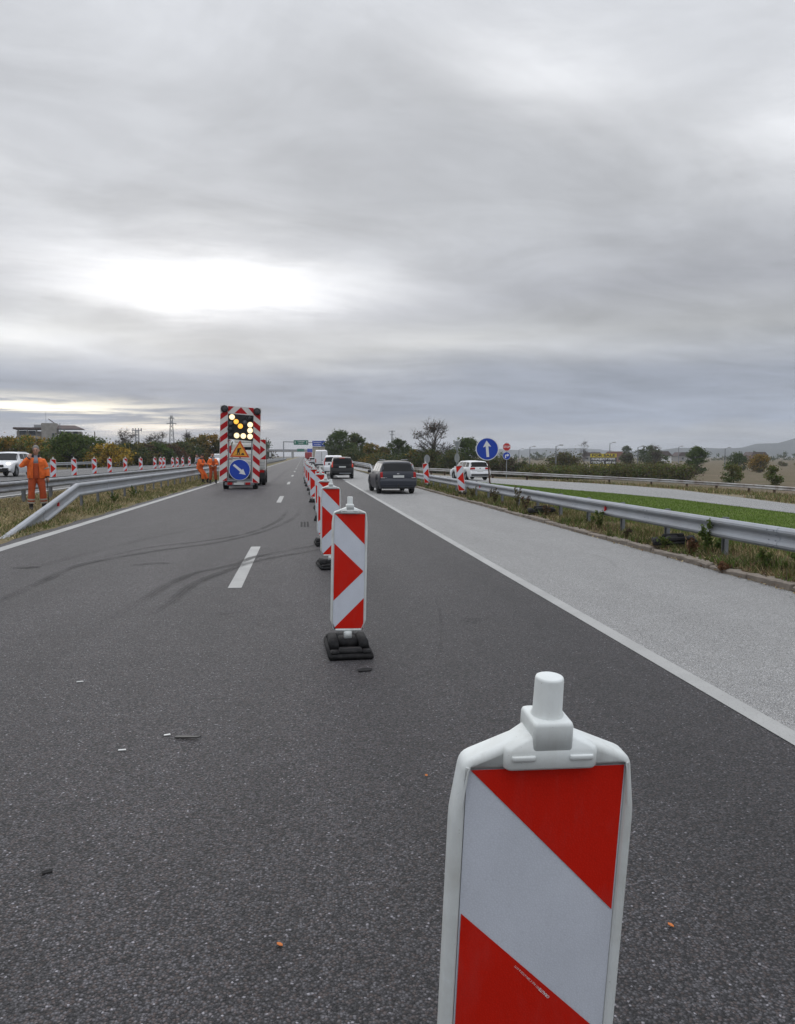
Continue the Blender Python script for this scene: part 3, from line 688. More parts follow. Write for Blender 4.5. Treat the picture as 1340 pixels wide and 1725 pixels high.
def delineator_meshes(mirror=False, plastic=M_plastic, detail=True):
    s = -1 if mirror else 1; D = {}
    mb = MB()
    prof = [(.05, T2), (.018, T2)]
    for k in range(7): a = R(90*k/6); prof.append((.016*(1-math.sin(a)), T2-.016*(1-math.cos(a))))
    for k in range(7): a = R(90*k/6); prof.append((.011*(1-math.cos(a)), -T2+.011*(1-math.sin(a))))
    rings = [ring_at(d_, y_) for d_, y_ in prof]
    def inner(e, y_): return [Vector((max(-.1325+e, min(.1325-e, x)), y_, max(.186+e, min(1.169-e, z)))) for x, z in OUTL]
    rings += [inner(-.003, -T2+.0012), inner(-.001, -T2+.003), inner(0, -T2+.009), inner(.03, -T2+.009)]
    mb.loft(rings)
    D['body'] = mb.mesh('body', plastic, True)
    # head: collar, block, lantern tube
    def rr(hx, hy, r, z, cy=0.0, n=4):
        out = []
        for cx, sy, a0 in ((hx-r, hy-r, 0), (-hx+r, hy-r, 90), (-hx+r, -hy+r, 180), (hx-r, -hy+r, 270)):
            for k in range(n+1): a = R(a0+90*k/n); out.append(Vector((cx+r*math.cos(a), cy+sy+r*math.sin(a), z)))
        return out
    mb = MB(); mb.loft([rr(.074, .026, .012, 1.170, -.011), rr(.076, .028, .012, 1.174, -.011), rr(.076, .028, .012, 1.200, -.011), rr(.073, .026, .012, 1.205, -.010), rr(.036, .030, .010, 1.222, -.003)]); D['collar'] = mb.mesh('collar', plastic, True)
    for sx in (-1, 1):
        mb = MB(); mb.loft([rr(.0185, .004, .0035, 1.187, -.0385), rr(.0195, .005, .0045, 1.1885, -.0385), rr(.0195, .005, .0045, 1.1935, -.0385), rr(.0185, .004, .0035, 1.195, -.0385)]); 
        for v_i in range(len(mb.v)): mb.v[v_i] = (mb.v[v_i][0]+sx*.047, mb.v[v_i][1], mb.v[v_i][2])
        D.setdefault('collar_rib', []).append(mb.mesh('collar_rib', plastic, True))
    mb = MB(); mb.loft([rr(.033, .038, .006, 1.194), rr(.0325, .0375, .006, 1.240), rr(.031, .036, .006, 1.2445), rr(.028, .033, .006, 1.2465)]); D['block'] = mb.mesh('block', plastic, True)
    mb = MB(); mb.lathe([(.0, 1.310), (.0185, 1.310), (.0215, 1.3088), (.0228, 1.3055), (.0236, 1.253), (.0270, 1.2455)], 24); D['lantern_tube'] = mb.mesh('lantern_tube', plastic, True)
    mb = MB(); mb.box((0, 0, .135), (.065, .055, .075)); mb.box((0, 0, .172), (.13, .04, .022)); D['foot'] = mb.mesh('foot', plastic)
    f = -T2+.009
    w, z0, z1 = .131, .190, 1.165; h = z1-z0
    mb = MB(); mb.add([(-w, f-.002, z0), (w, f-.002, z0), (w, f-.002, z1), (-w, f-.002, z1)], [(0, 1, 2, 3)]); mb.add([(-w*.9, T2+.0015, z0+.02), (w*.9, T2+.0015, z0+.02), (w*.9, T2+.0015, z1-.02), (-w*.9, T2+.0015, z1-.02)], [(3, 2, 1, 0)])
    D['white_sheeting'] = mb.mesh('white_sheeting', M_shw)
    def tri(pts, nm):
        mb = MB(); P = [(s*x*w, f-.0035, z0+h*q) for x, q in pts]; mb.add(P, [tuple(range(len(P)))]); D.setdefault('red_stripe', []).append(mb.mesh(nm, M_shr))
    tri([(-.96, 1.0), (.98, .735), (.98, 1.0)], 'red_stripe')
    tri([(-.98, .245), (.90, .495), (.90, .505), (-.98, .745)], 'red_stripe')
    tri([(-.96, 0.0), (.98, 0.0), (.98, .265)], 'red_stripe')
    # rubber base
    mb = MB(); mb.box((0, 0, .024), (.365, .72, .048)); D['base_plate'] = mb.mesh('base_plate', M_rubber)
    mb = MB()
    for sx in (-1, 1):
        mb.box((sx*.125, .0, .082), (.080, .40, .070), taper=(.85, .86)); mb.box((sx*.13, -.30, .058), (.07, .10, .022)); mb.box((sx*.13, .30, .058), (.07, .10, .022))
    mb.box((0, .03, .076), (.175, .24, .060), taper=(.8, .75)); mb.box((0, -.27, .063), (.20, .14, .034), taper=(.92, .6)); mb.box((0, .29, .063), (.20, .14, .034), taper=(.92, .6))
    D['base_block'] = mb.mesh('base_block', M_rubber)
    for k in ('base_plate', 'base_block', 'foot'):
        me = D[k]; bm = bmesh.new(); bm.from_mesh(me); bmesh.ops.recalc_face_normals(bm, faces=bm.faces)
        wv = {'base_plate': .010, 'base_block': .007, 'foot': .005}[k]
        bmesh.ops.bevel(bm, geom=bm.edges[:], offset=wv, segments=2 if detail else 1, affect='EDGES', clamp_overlap=True)
        for p in bm.faces: p.smooth = True
        bm.to_mesh(me); bm.free()
    for me in [D[k] for k in ('body', 'lantern_tube', 'block', 'collar')]+D['collar_rib']:
        bm = bmesh.new(); bm.from_mesh(me); bmesh.ops.recalc_face_normals(bm, faces=bm.faces); bm.to_mesh(me); bm.free()
    return D
DA = delineator_meshes(); DB = delineator_meshes(True, M_plastic2); DC = delineator_meshes(False, M_plastic2)
def delineator(label, loc, rot=(0, 0, 0), D=DA, group='delineators', base=True, parts=True):
    root = thing('delineator', label, 'delineator', loc, group=group, rot=(0, 0, rot[2]))
    tilt = (rot[0], rot[1], 0)
    b = link('body', D['body'], root, rot=tilt)
    if parts:
        for k in ('collar', 'block', 'lantern_tube', 'foot'): link(k, D[k], b)
        for m in D['collar_rib']: link('collar_rib', m, b)
    else:
        link('lantern_tube', D['lantern_tube'], b); link('block', D['block'], b)
    link('white_sheeting', D['white_sheeting'], b)
    for m in D['red_stripe']: link('red_stripe', m, b)
    if base:
        bp = link('base_plate', D['base_plate'], root); link('base_block', D['base_block'], bp)
    return root, b
ROWS = 'delineators dividing the two lanes'
d1, d1b = delineator('nearest red and white delineator panel, cut off by the bottom edge', D1_LOC, D1_ROT, group=ROWS)
o = lettering('ORALITE', .0066, M_signw, d1b, (0, 0, 0), bold=.0002); 
sx0, sz0 = -.121, .190+.973*.745      # along the lower stripe edge, printed upside down
ex, ez = .111, .190+.973*.5
dv = Vector((ex-sx0, 0, ez-sz0)); ang = math.atan2(dv.z, dv.x); nrm = Vector((dv.z, 0, -dv.x)).normalized()
def on_stripe(t): p = Vector((sx0, 0, sz0))+dv*t+nrm*(-.0062 if nrm.z > 0 else .0062); return (p.x, -T2+.009-.0045, p.z)
ry = -ang+math.pi
o.location = on_stripe(.635); o.rotation_euler = Euler((R(90), 0, 0)); o.rotation_euler = (Matrix.Rotation(ry, 3, 'Y') @ Euler((R(90), 0, 0)).to_matrix()).to_euler()
o2 = lettering('5921 Ra2 C DIN 67520 & 6171', .0052, M_signw, d1b, on_stripe(.50)); o2.rotation_euler = o.rotation_euler
ROW = [(.368, 6.70, -1.2, 2, 'second red and white delineator from the camera, full panel on a black base'),
       (.40, 11.85, -.5, 5, 'third red and white delineator from the camera, overlapped by the second'),
       (.40, 14.9, -1.0, 3, 'fourth delineator of the lane row, mostly hidden behind the third'),
       (.47, 20.7, .5, -2, 'fifth delineator of the lane row, its head showing over the fourth'),
       (.52, 25.0, -.6, 3, 'sixth delineator of the lane row, beside the dark SUV in view'),
       (.41, 28.9, .8, -3, 'seventh delineator of the lane row, counted from the camera'),
       (.43, 34.6, -.4, 2, 'eighth delineator of the lane row, counted from the camera'),
       (.37, 38.8, .4, 0, 'ninth delineator of the lane row, counted from the camera'),
       (.30, 44.1, -.4, 4, 'tenth delineator of the lane row, counted from the camera')]
for i, (x, y, tl, yw, lb) in enumerate(ROW): delineator(lb, (x, y, 0), (R(random.uniform(-.6, .6)), R(-tl), R(yw)), DA, ROWS)
y = 49.0
for i in range(22):
    delineator('%s delineator of the lane row, counted from the camera' % ['eleventh', 'twelfth', 'thirteenth', 'fourteenth', 'fifteenth', 'sixteenth'][i] if i < 6 else 'tiny distant delineator far down the lane row', (.32+random.uniform(-.10, .12)+i*.006, y, 0), (0, R(random.uniform(-1.5, 1.5)), R(random.uniform(-8, 8))), DA, ROWS, parts=i < 6)
    y += 5.0+random.uniform(-.5, .6)
RV = 'delineators leaning along the right verge'
delineator('leaning red and white delineator in front of the guardrail, nearest on the right verge', (6.33, 31.2, .10), (0, R(-6.5), R(-16)), DB, RV)
delineator('leaning delineator on the right verge, in front of the round sign back', (6.37, 40.4, .10), (0, R(-6), R(-14)), DB, RV)
delineator('leaning delineator half hidden behind the charcoal estate car', (6.35, 45.4, .02), (0, R(-9), R(-12)), DB, RV)
delineator('small delineator beside the dark SUV at the slip road mouth', (5.4, 88.0, .0), (0, R(-3), 0), DB, RV)
OY = [44.8, 48.9, 53.6, 57.8, 62.8, 69.0, 75.6, 78.6, 80.6, 86.2, 89.4, 93.6, 99.2, 106]
names = ['first', 'second', 'third', 'fourth', 'fifth', 'sixth', 'seventh', 'eighth', 'ninth', 'tenth', 'eleventh', 'twelfth', 'thirteenth', 'fourteenth']
for i, y in enumerate(OY):
    delineator('white delineator with red arrow on the opposite carriageway, %s from the left' % names[i], (-13.35-.006*(y-44), y, .304), (0, R(random.uniform(-1.2, 1.2)), R(14+random.uniform(-4, 4))), DC, 'delineators on the opposite carriageway')
# loose bases lying on the verge
def loose_base(label, loc, rot):
    root = thing('ballast_block', label, 'ballast block', loc, group='loose delineator bases', rot=rot)
    bp = link('base_plate', DA['base_plate'], root); link('base_block', DA['base_block'], root)
loose_base('black rubber base lying in the weeds under the guardrail, nearer of two', (6.36, 13.0, .17), (R(-4), R(-9), R(72)))
loose_base('black rubber base lying in dry grass on the verge, farther of two', (6.36, 20.7, .18), (R(-3), R(-8), R(80)))

# ================================================================ CARS
def wheel_meshes(r, w, rim=M_rim):
    mb = MB(); mb.lathe([(r*.62, -w/2), (r*.9, -w/2), (r*.985, -w*.36), (r, -w*.15), (r, w*.15), (r*.985, w*.36), (r*.9, w/2), (r*.62, w/2)], 22, axis='x'); t = mb.mesh('tyre', M_tyre, True)
    mb = MB(); mb.lathe([(.0, w*.36), (r*.14, w*.38), (r*.16, w*.30)], 14, axis='x'); mb.lathe([(r*.56, w*.40), (r*.64, w*.42), (r*.64, -w*.42), (r*.55, w*.1), (.0, w*.08)], 22, axis='x')
    for k in range(7):
        a = 2*math.pi*k/7; mb.box((w*.33, math.cos(a)*r*.36, math.sin(a)*r*.36), (.02, r*.13, r*.50), rot=(a-math.pi/2, 0, 0))
    return t, mb.mesh('rim', rim)
def make_car(name, label, cat, loc, head, S, paint, glass=M_glass, group=None, rim=M_rim, details=None, sc=1.0):
    """S: station table [(y, belt, roof)], rear to front; loft with glass, lights and wheels as own meshes"""
    root = thing(name, label, cat, loc, head, group); root.scale = (sc, sc, sc)
    W, L, ground, Ra = S['W']/2, S['L'], S['clear'], S['Ra']
    ky = [k[0] for k in S['keys']]; kb = [k[1] for k in S['keys']]; kr = [k[2] for k in S['keys']]; cab = max(r-b for _, b, r in S['keys'])
    def ring(y):
        b = float(np.interp(y, ky, kb)); r = max(b+.002, float(np.interp(y, ky, kr)))
        lo = ground + .10*max(0, (abs(y)-L/2+.35)/.35)
        for yw in (S['yr'], S['yf']):
            d = abs(y-yw)
            if d < Ra: lo = max(lo, S['R'] + math.sqrt(Ra*Ra-d*d)*1.0)
        f = abs(y)/(L/2); w = W*(1-.035*f**3-.06*max(0, (f-.9)/.1)**2)
        t = min(1, (r-b)/(cab*.85)); rw = w*(.90*(1-t)+S['roofw']*t)
        lo = min(lo, b-.1)
        e = min(.07, (r-b)*.4)
        return [(w*.90, lo), (w*.975, lo+.25*(b-lo)), (w, lo+.60*(b-lo)), (w*.97, lo+.93*(b-lo)), (w*.945, b), (rw, r-e), (rw*.93, r-e*.25), (rw*.5, r), (0.0, r+.006)]
    ys = set(ky)
    for yw in (S['yr'], S['yf']):
        for a in (-1.001, -.999, -.9, -.7, -.4, 0, .4, .7, .9, .999, 1.001): ys.add(yw+a*Ra)
    ys = sorted(y for y in ys if ky[0] <= y <= ky[-1])
    mb = MB(); rings = []
    for y in ys:
        r = ring(y); rings.append([Vector((x, y, z)) for x, z in r]+[Vector((-x, y, z)) for x, z in reversed(r[:-1])])
    n = len(rings[0]); mb.loft(rings, closed=False, caps=False)
    for k in (0, len(rings)-1): mb.add(rings[k], [tuple(range(n))])
    body = mb.build('body', paint, root, smooth=True); md = body.modifiers.new('edge', 'EDGE_SPLIT'); md.split_angle = R(38)
    MB().box((0, 0, ground+.20), (W*1.62, L*.93, .34)).build('underbody', M_dark, root)
    def surf(y, q):
        """q in 0..8 rows, sign = side"""
        s = 1 if q >= 0 else -1; q = min(abs(q), 8); r = ring(y); i = min(int(q), 7); t = q-i
        return Vector((s*(r[i][0]*(1-t)+r[i+1][0]*t), y, r[i][1]*(1-t)+r[i+1][1]*t))
    def patch(nm, mat, corner, off=.007, nu=8, nv=6, parent=root):
        """corner: function (u,v) -> (y, q)"""
        g = [[surf(*corner(i/nu, j/nv)) for j in range(nv+1)] for i in range(nu+1)]
        vs = []
        for i in range(nu+1):
            for j in range(nv+1):
                a = g[min(i+1, nu)][j]-g[max(i-1, 0)][j]; b = g[i][min(j+1, nv)]-g[i][max(j-1, 0)]; nn = a.cross(b)
                nn = nn.normalized() if nn.length > 1e-9 else Vector((0, 0, 1))
                c = g[i][j]-Vector((0, g[i][j].y*.9, .8))
                if nn.dot(c) < 0: nn = -nn
                vs.append(g[i][j]+nn*off)
        fs = [(i*(nv+1)+j, (i+1)*(nv+1)+j, (i+1)*(nv+1)+j+1, i*(nv+1)+j+1) for i in range(nu) for j in range(nv)]
        return MB().add(vs, fs).build(nm, mat, parent, smooth=True)
    def side(y0, y1, q0=4.12, q1=4.92, slant=(0, 0)):
        def mk(s): return lambda u, v: (y0+(y1-y0)*u+(slant[0]*(1-u)+slant[1]*u)*v, s*(q0+(q1-q0)*v))
        return mk
    for (y0, y1, sl) in S['side_glass']:
        for s in (-1, 1): patch('side_window', glass, side(y0, y1, slant=sl)(s))
    a, b = S['rear_glass']; patch('rear_window', glass, lambda u, v: (a+(b-a)*v, (8-abs(2*u-1)*2.72)*(1 if u >= .5 else -1)), nu=12)
    a2, b2 = S['windscreen']; patch('windscreen', glass if S.get('dark_screen') else M_glassl, lambda u, v: (a2+(b2-a2)*v, (8-abs(2*u-1)*2.80)*(1 if u >= .5 else -1)), nu=12)
    for (y0, y1, q0, q1, m, nm) in S['lamps']:
        for s in (-1, 1): patch(nm, m, (lambda s: lambda u, v: (y0+(y1-y0)*u, s*(q0+(q1-q0)*v)))(s), off=.010)
    t, rm = wheel_meshes(S['R'], .21, rim)
    for yw in (S['yr'], S['yf']):
        for s in (-1, 1):
            w = link('wheel', t, root, (s*(W-.12), yw, S['R'])); r_ = link('rim', rm, w, rot=(0, 0, 0 if s > 0 else math.pi))
    mr = MB(); mr.box((0, 0, 0), (.17, .10, .13), taper=(.9, .8))
    for s in (-1, 1): mr.build('mirror', S.get('mirror', paint), root, loc=(s*(W+.08), S['ym'], S['zm']), bevel=.03); mr = MB(); mr.box((0, 0, 0), (.17, .10, .13), taper=(.9, .8))
    yb = -L/2
    for (nm, m, c, sz, bv) in S.get('boxes', []): MB().box((0, 0, 0), sz).build(nm, m, root, loc=c, bevel=bv)
    return root
ESTATE = dict(W=1.76, L=4.70, clear=.21, R=.315, Ra=.375, yr=-1.33, yf=1.37, roofw=.745, ym=.62, zm=.98, mirror=None,
    keys=[(-2.35, .50, .50), (-2.34, .60, .60), (-2.30, .665, .667), (-2.255, .70, .702), (-2.25, .78, .782), (-2.225, .96, .97), (-2.17, .965, 1.03), (-1.93, .97, 1.385), (-1.80, .97, 1.45), (-1.2, .97, 1.485), (-.4, .965, 1.50), (.15, .96, 1.485), (.42, .955, 1.44), (1.20, .93, .96), (1.45, .90, .925), (1.85, .82, .845), (2.12, .72, .74), (2.28, .58, .59), (2.34, .45, .46)],
    side_glass=[(-1.86, -1.22, (.10, 0)), (-1.14, -.42, (0, 0)), (-.34, .40, (0, -.02))], rear_glass=(-2.18, -1.90), windscreen=(.46, 1.16),
    lamps=[(-2.253, -2.20, 3.3, 6.0, M_tail, 'tail_light'), (2.05, 2.27, 3.9, 6.3, M_clear, 'headlight')])
E1 = dict(ESTATE); E1['mirror'] = M_black
E1['boxes'] = [('number_plate', M_plate, (.02, -2.262, .79), (.50, .02, .105), .004), ('badge', M_chrome, (0, -2.25, .905), (.11, .02, .06), .02), ('bumper_strip', M_black, (0, -2.352, .56), (1.36, .02, .035), .006),
    ('tow_bar', M_black, (0, -2.38, .38), (.06, .10, .12), .01), ('roof_rail', M_galvd, (.52, -.75, 1.535), (.04, 1.9, .035), .012), ('roof_rail', M_galvd, (-.52, -.75, 1.535), (.04, 1.9, .035), .012), ('bumper', P_dark, (0, -2.30, .49), (1.66, .14, .27), .05), ('lower_bumper', M_black, (0, -2.27, .32), (1.45, .14, .16), .03),
    ('light_strip', M_clear, (-.70, -2.275, .735), (.18, .03, .025), .004), ('light_strip', M_clear, (.70, -2.275, .735), (.18, .03, .025), .004), ('badge', M_chrome, (-.56, -2.268, .74), (.10, .01, .02), .002)]
make_car('estate_car', 'charcoal estate car seen from behind on the pale shoulder, roof rails', 'car', (4.06, 36.65, 0), R(2.0), E1, P_dark, sc=.97)
E2 = dict(ESTATE); E2['mirror'] = P_white; E2['lamps'] = [(-2.243, -2.215, 3.6, 6.9, M_tail, 'tail_light'), (2.05, 2.27, 3.9, 6.3, M_clear, 'headlight')]
E2['boxes'] = [('number_plate', M_plate, (0, -2.30, .70), (.50, .02, .105), .004), ('badge', M_chrome, (0, -2.245, .92), (.10, .02, .09), .03), ('lower_bumper', M_black, (0, -2.34, .42), (1.5, .06, .14), .02), ('chrome_strip', M_chrome, (0, -2.262, .735), (1.3, .015, .02), .004)]
make_car('estate_car', 'white estate car on the slip road behind the round blue sign', 'car', (12.75, 60.2, zt(12.75, 60)+.012), R(9), E2, P_white, sc=.98)
SUV = dict(W=1.80, L=4.5, clear=.27, R=.36, Ra=.43, yr=-1.30, yf=1.32, roofw=.78, ym=.60, zm=1.12, mirror=None,
    keys=[(-2.25, .55, .55), (-2.24, .70, .70), (-2.20, .78, .785), (-2.16, .80, .81), (-2.13, 1.05, 1.07), (-2.09, 1.08, 1.14), (-1.93, 1.09, 1.52), (-1.84, 1.09, 1.62), (-1.3, 1.09, 1.67), (-.4, 1.08, 1.69), (.15, 1.07, 1.67), (.40, 1.06, 1.62), (1.08, 1.04, 1.08), (1.4, 1.01, 1.04), (1.8, .95, .98), (2.05, .84, .86), (2.18, .66, .67), (2.24, .5, .51)],
    side_glass=[(-1.84, -1.25, (.06, 0)), (-1.16, -.42, (0, 0)), (-.34, .38, (0, -.02))], rear_glass=(-2.09, -1.91), windscreen=(.44, 1.05),
    lamps=[(-2.11, -1.98, 4.0, 5.5, M_brake, 'tail_light'), (1.92, 2.16, 3.9, 6.2, M_clear, 'headlight')])
X1 = dict(SUV); X1['mirror'] = M_black
X1['boxes'] = [('number_plate', M_plate, (.0, -2.185, .92), (.52, .02, .11), .004), ('brake_light', M_brake, (0, -1.935, 1.60), (.40, .05, .04), .01), ('brake_bulb', M_brakehot, (-.70, -2.06, 1.13), (.07, .04, .10), .02), ('brake_bulb', M_brakehot, (.70, -2.06, 1.13), (.07, .04, .10), .02),
    ('bumper_strip', M_galvd, (0, -2.262, .62), (1.1, .02, .03), .006), ('bumper', M_black, (0, -2.2, .55), (1.7, .16, .30), .05), ('skid_plate', M_galv, (.2, -2.275, .43), (.9, .03, .05), .01), ('tail_light', M_brake, (-.78, -2.14, .98), (.12, .05, .20), .03), ('tail_light', M_brake, (.78, -2.14, .98), (.12, .05, .20), .03)]
make_car('suv', 'black SUV with lit brake lights beside the delineator row', 'car', (2.92, 60.3, 0), R(-1.0), X1, P_black, sc=.95)
X2 = dict(SUV); X2['mirror'] = P_white; X2['lamps'] = [(-2.155, -1.90, 3.9, 5.7, M_tail, 'tail_light'), (1.92, 2.16, 3.9, 6.2, M_clear, 'headlight')]; X2['boxes'] = [('number_plate', M_plate, (.0, -2.185, .92), (.52, .02, .11), .004), ('aerial', M_black, (0, -1.4, 1.76), (.02, .02, .16), 0)]
make_car('suv', 'white SUV just ahead of the black SUV', 'car', (2.75, 71.5, 0), R(-2), X2, P_white, sc=1.02)
X3 = dict(SUV); X3['mirror'] = P_white; X3['L'] = 4.3; X3['dark_screen'] = True
X3['lamps'] = [(-2.155, -1.90, 3.9, 5.7, M_tail, 'tail_light'), (1.90, 2.14, 3.75, 6.0, M_clear, 'headlight')]
X3['boxes'] = [('grille', M_black, (0, 2.18, .74), (.62, .08, .16), .03), ('lower_grille', M_black, (0, 2.235, .50), (1.30, .06, .20), .05), ('headlamp_bulb', M_head, (.58, 2.06, .90), (.22, .10, .13), .04), ('headlamp_bulb', M_head, (-.58, 2.06, .90), (.22, .10, .13), .04),
    ('fog_light', M_clear, (.62, 2.24, .52), (.14, .05, .09), .02), ('fog_light', M_clear, (-.62, 2.24, .52), (.14, .05, .09), .02), ('number_plate', M_plate, (0, 2.27, .60), (.50, .02, .10), .004), ('roof_rail', M_galvd, (.56, -.75, 1.70), (.04, 1.8, .035), .012), ('roof_rail', M_galvd, (-.56, -.75, 1.70), (.04, 1.8, .035), .012), ('badge', M_chrome, (0, 2.23, .76), (.12, .02, .12), .03)]
make_car('suv', 'white SUV with a lit headlamp on the opposite carriageway, behind the worker', 'car', (-19.6, 56.5, .304), R(180), X3, P_white, glass=M_glass, sc=.97)
make_car('suv', 'pale car behind the trailer on the opposite carriageway', 'car', (-12.4, 118, .304), R(180), X2, P_white, sc=1.0)
make_car('estate_car', 'small silver car far ahead in the queue', 'car', (2.1, 165, 0), 0.0, E2, P_silver, sc=.95)

# panel van and lorry in the queue
def van(label, loc, rz, sc=1):
    root = thing('panel_van', label, 'van', loc, rz); root.scale = (sc,)*3
    rings = []
    for y, w, zb, zr in [(-2.7, .88, .45, 2.40), (-2.6, .94, .40, 2.52), (0, .97, .38, 2.58), (1.2, .96, .38, 2.50), (1.6, .95, .38, 2.30), (2.3, .93, .40, 1.30), (2.7, .85, .45, 1.0)]:
        rings.append([Vector((x, y, z)) for x, z in ((w*.95, zb), (w, zb+.35), (w, zb+.6), (w*.97, zr*.62), (w*.86, zr-.08), (w*.70, zr), (-w*.70, zr), (-w*.86, zr-.08), (-w*.97, zr*.62), (-w, zb+.6), (-w, zb+.35), (-w*.95, zb))])
    MB().loft(rings).build('body', P_white, root, bevel=.03)
    for s in (-1, 1):
        MB().box((0, 0, 0), (.13, .04, .55)).build('tail_light', M_tail, root, loc=(s*.86, -2.70, 1.0), bevel=.01)
        MB().box((0, 0, 0), (.02, .02, 1.7)).build('door_seam', M_dark, root, loc=(s*.02, -2.705, 1.45))
    MB().box((0, 0, 0), (1.8, .12, .22)).build('bumper', M_black, root, loc=(0, -2.68, .42), bevel=.02)
    MB().box((0, 0, 0), (.42, .02, .10)).build('number_plate', M_plate, root, loc=(-.35, -2.72, .78)); MB().box((0, 0, 0), (.05, .04, .18)).build('door_handle', M_black, root, loc=(.10, -2.72, 1.05))
    t, rm = wheel_meshes(.34, .22)
    for yw in (-1.7, 1.8):
        for s in (-1, 1): w = link('wheel', t, root, (s*.84, yw, .34)); link('rim', rm, w, rot=(0, 0, 0 if s > 0 else math.pi))
    return root
van('white panel van with closed rear doors in the queue', (2.75, 119, 0), 0)
def lorry(label, loc, box_mat, cab_mat, w=2.5, h=3.9):
    root = thing('lorry', label, 'lorry', loc)
    MB().box((0, 0, 0), (w, 9.5, h-1.1)).build('cargo_box', box_mat, root, loc=(0, 2, 1.1+(h-1.1)/2), bevel=.03)
    MB().box((0, 0, 0), (w*.98, .06, .10)).build('rear_frame', M_galvd, root, loc=(0, -2.78, h-.06)); MB().box((0, 0, 0), (w*.98, .08, .14)).build('rear_bumper', M_black, root, loc=(0, -2.75, .62))
    MB().box((0, 0, 0), (w*.95, 2.0, 2.5)).build('cab', cab_mat, root, loc=(0, 8.2, 1.85), bevel=.15)
    for s in (-1, 1):
        MB().box((0, 0, 0), (.30, .05, .14)).build('tail_light', M_tail, root, loc=(s*.95, -2.80, .85))
        MB().box((0, 0, 0), (.03, .03, h-1.2)).build('door_seam', M_dark, root, loc=(s*.03, -2.76, 1.1+(h-1.1)/2))
    t, rm = wheel_meshes(.5, .30)
    for yw in (-1.2, .1, 7.8):
        for s in (-1, 1): ww = link('wheel', t, root, (s*(w/2-.2), yw, .5)); link('rim', rm, ww, rot=(0, 0, 0 if s > 0 else math.pi))
lorry('beige box lorry in front of the white van', (3.45, 172, 0), M_beige, P_white, 2.55, 3.7)
lorry('small red lorry far down the queue', (2.0, 275, 0), M_redv, M_redv, 2.4, 2.9)

# ================================================================ ARROW BOARD TRAILER
K = .00276*1.0
TR = thing('arrow_board_trailer', 'warning trailer with red-white boards, lit arrow lamps and blue arrow sign', 'trailer', (-3.15, 40.5, 0), R(-2.5))
ROLL = Matrix.Rotation(R(1.6), 4, 'Y')
def tp(cx, cy): return (cx-470)*K, (1650-cy)*K
def tpanel(nm, pts, y0, y1, mat, parent=TR, bevel=0):
    return MB().prism([tp(*p) for p in pts], y0, y1, M=ROLL).build(nm, mat, parent, bevel=bevel)
def clip_poly(poly, x0, x1, y0, y1):
    def cl(P, f, inter):
        out = []
        for i in range(len(P)):
            a, b = P[i-1], P[i]
            if f(b):
                if not f(a): out.append(inter(a, b))
                out.append(b)
            elif f(a): out.append(inter(a, b))
        return out
    def ix(v): return lambda a, b: (v, a[1]+(b[1]-a[1])*(v-a[0])/(b[0]-a[0]))
    def iy(v): return lambda a, b: (a[0]+(b[0]-a[0])*(v-a[1])/(b[1]-a[1]), v)
    for f, i in ((lambda p: p[0] >= x0, ix(x0)), (lambda p: p[0] <= x1, ix(x1)), (lambda p: p[1] >= y0, iy(y0)), (lambda p: p[1] <= y1, iy(y1))):
        if not poly: return poly
        poly = cl(poly, f, i)
    return poly
M_boardw = pmat('board_white_film', (.70, .69, .67), .45, var=.06, vscale=5, dirt=(.45, .42, .38), dscale=3, damt=.35); M_boardr = pmat('board_red_film', (.44, .008, .012), .5, var=.08, vscale=5, dirt=(.26, .03, .03), dscale=3, damt=.3, spec=.2)
lb = tpanel('side_board', [(108, 150), (245, 152), (240, 1500), (100, 1532)], 0, .03, M_boardw)
rb = tpanel('side_board', [(702, 175), (835, 182), (820, 1530), (692, 1530)], 0, .03, M_boardw)
hb = tpanel('header_board', [(246, 152), (701, 175), (701, 312), (246, 288)], .001, .03, M_boardw)
for k in range(9):
    y0 = 400+k*207-207
    p = clip_poly([(100, y0+115), (250, y0), (250, y0+103), (100, y0+218)], 110, 240, 155, 1505)
    if len(p) >= 3: tpanel('red_stripe', p, -.005, -.001, M_boardr, lb)
    p = clip_poly([(695, y0-3), (835, y0+110), (835, y0+213), (695, y0+100)], 701, 824, 185, 1525)
    if len(p) >= 3: tpanel('red_stripe', p, -.005, -.001, M_boardr, rb)
tpanel('red_stripe', [(475, 168), (590, 290), (360, 280)], -.005, -.001, M_boardr, hb); tpanel('red_stripe', [(246, 155), (350, 160), (246, 262)], -.005, -.001, M_boardr, hb); tpanel('red_stripe', [(600, 172), (700, 177), (700, 285)], -.005, -.001, M_boardr, hb)
lf = tpanel('lamp_field', [(246, 290), (701, 313), (698, 776), (246, 745)], .004, .06, M_black)
def lamp(cx, cy, m, r=50, nm='lamp'):
    x, z = tp(cx, cy); v = ROLL @ Vector((x, 0, z))
    mb = MB(); mb.lathe([(0, -.045), (r*K*.6, -.040), (r*K*.93, -.025), (r*K, .0)], 18, axis='y'); mb.build(nm, m, TR, smooth=True, loc=v)
    MB().lathe([(r*K*1.08, .004), (r*K*1.12, -.06), (r*K*1.06, -.06), (r*K*1.03, .004)], 18, axis='y').build('lamp_hood', M_black, TR, loc=v)
for cx, cy in ((317, 350), (643, 480), (643, 583), (643, 690), (523, 685), (405, 680)): lamp(cx, cy, M_lampw)
for cx, cy in ((392, 430), (468, 510)): lamp(cx, cy, M_lampa, 46)
for cx, cy in ((290, 565), (290, 675), (630, 360)): lamp(cx, cy, M_lampoff, 45)
for cx, cy in ((292, 458), (545, 438)): lamp(cx, cy, M_lampoff2, 42)
for cx, cy in ((183, 208), (765, 240)): lamp(cx, cy, M_lampoff, 60, 'flash_lamp')
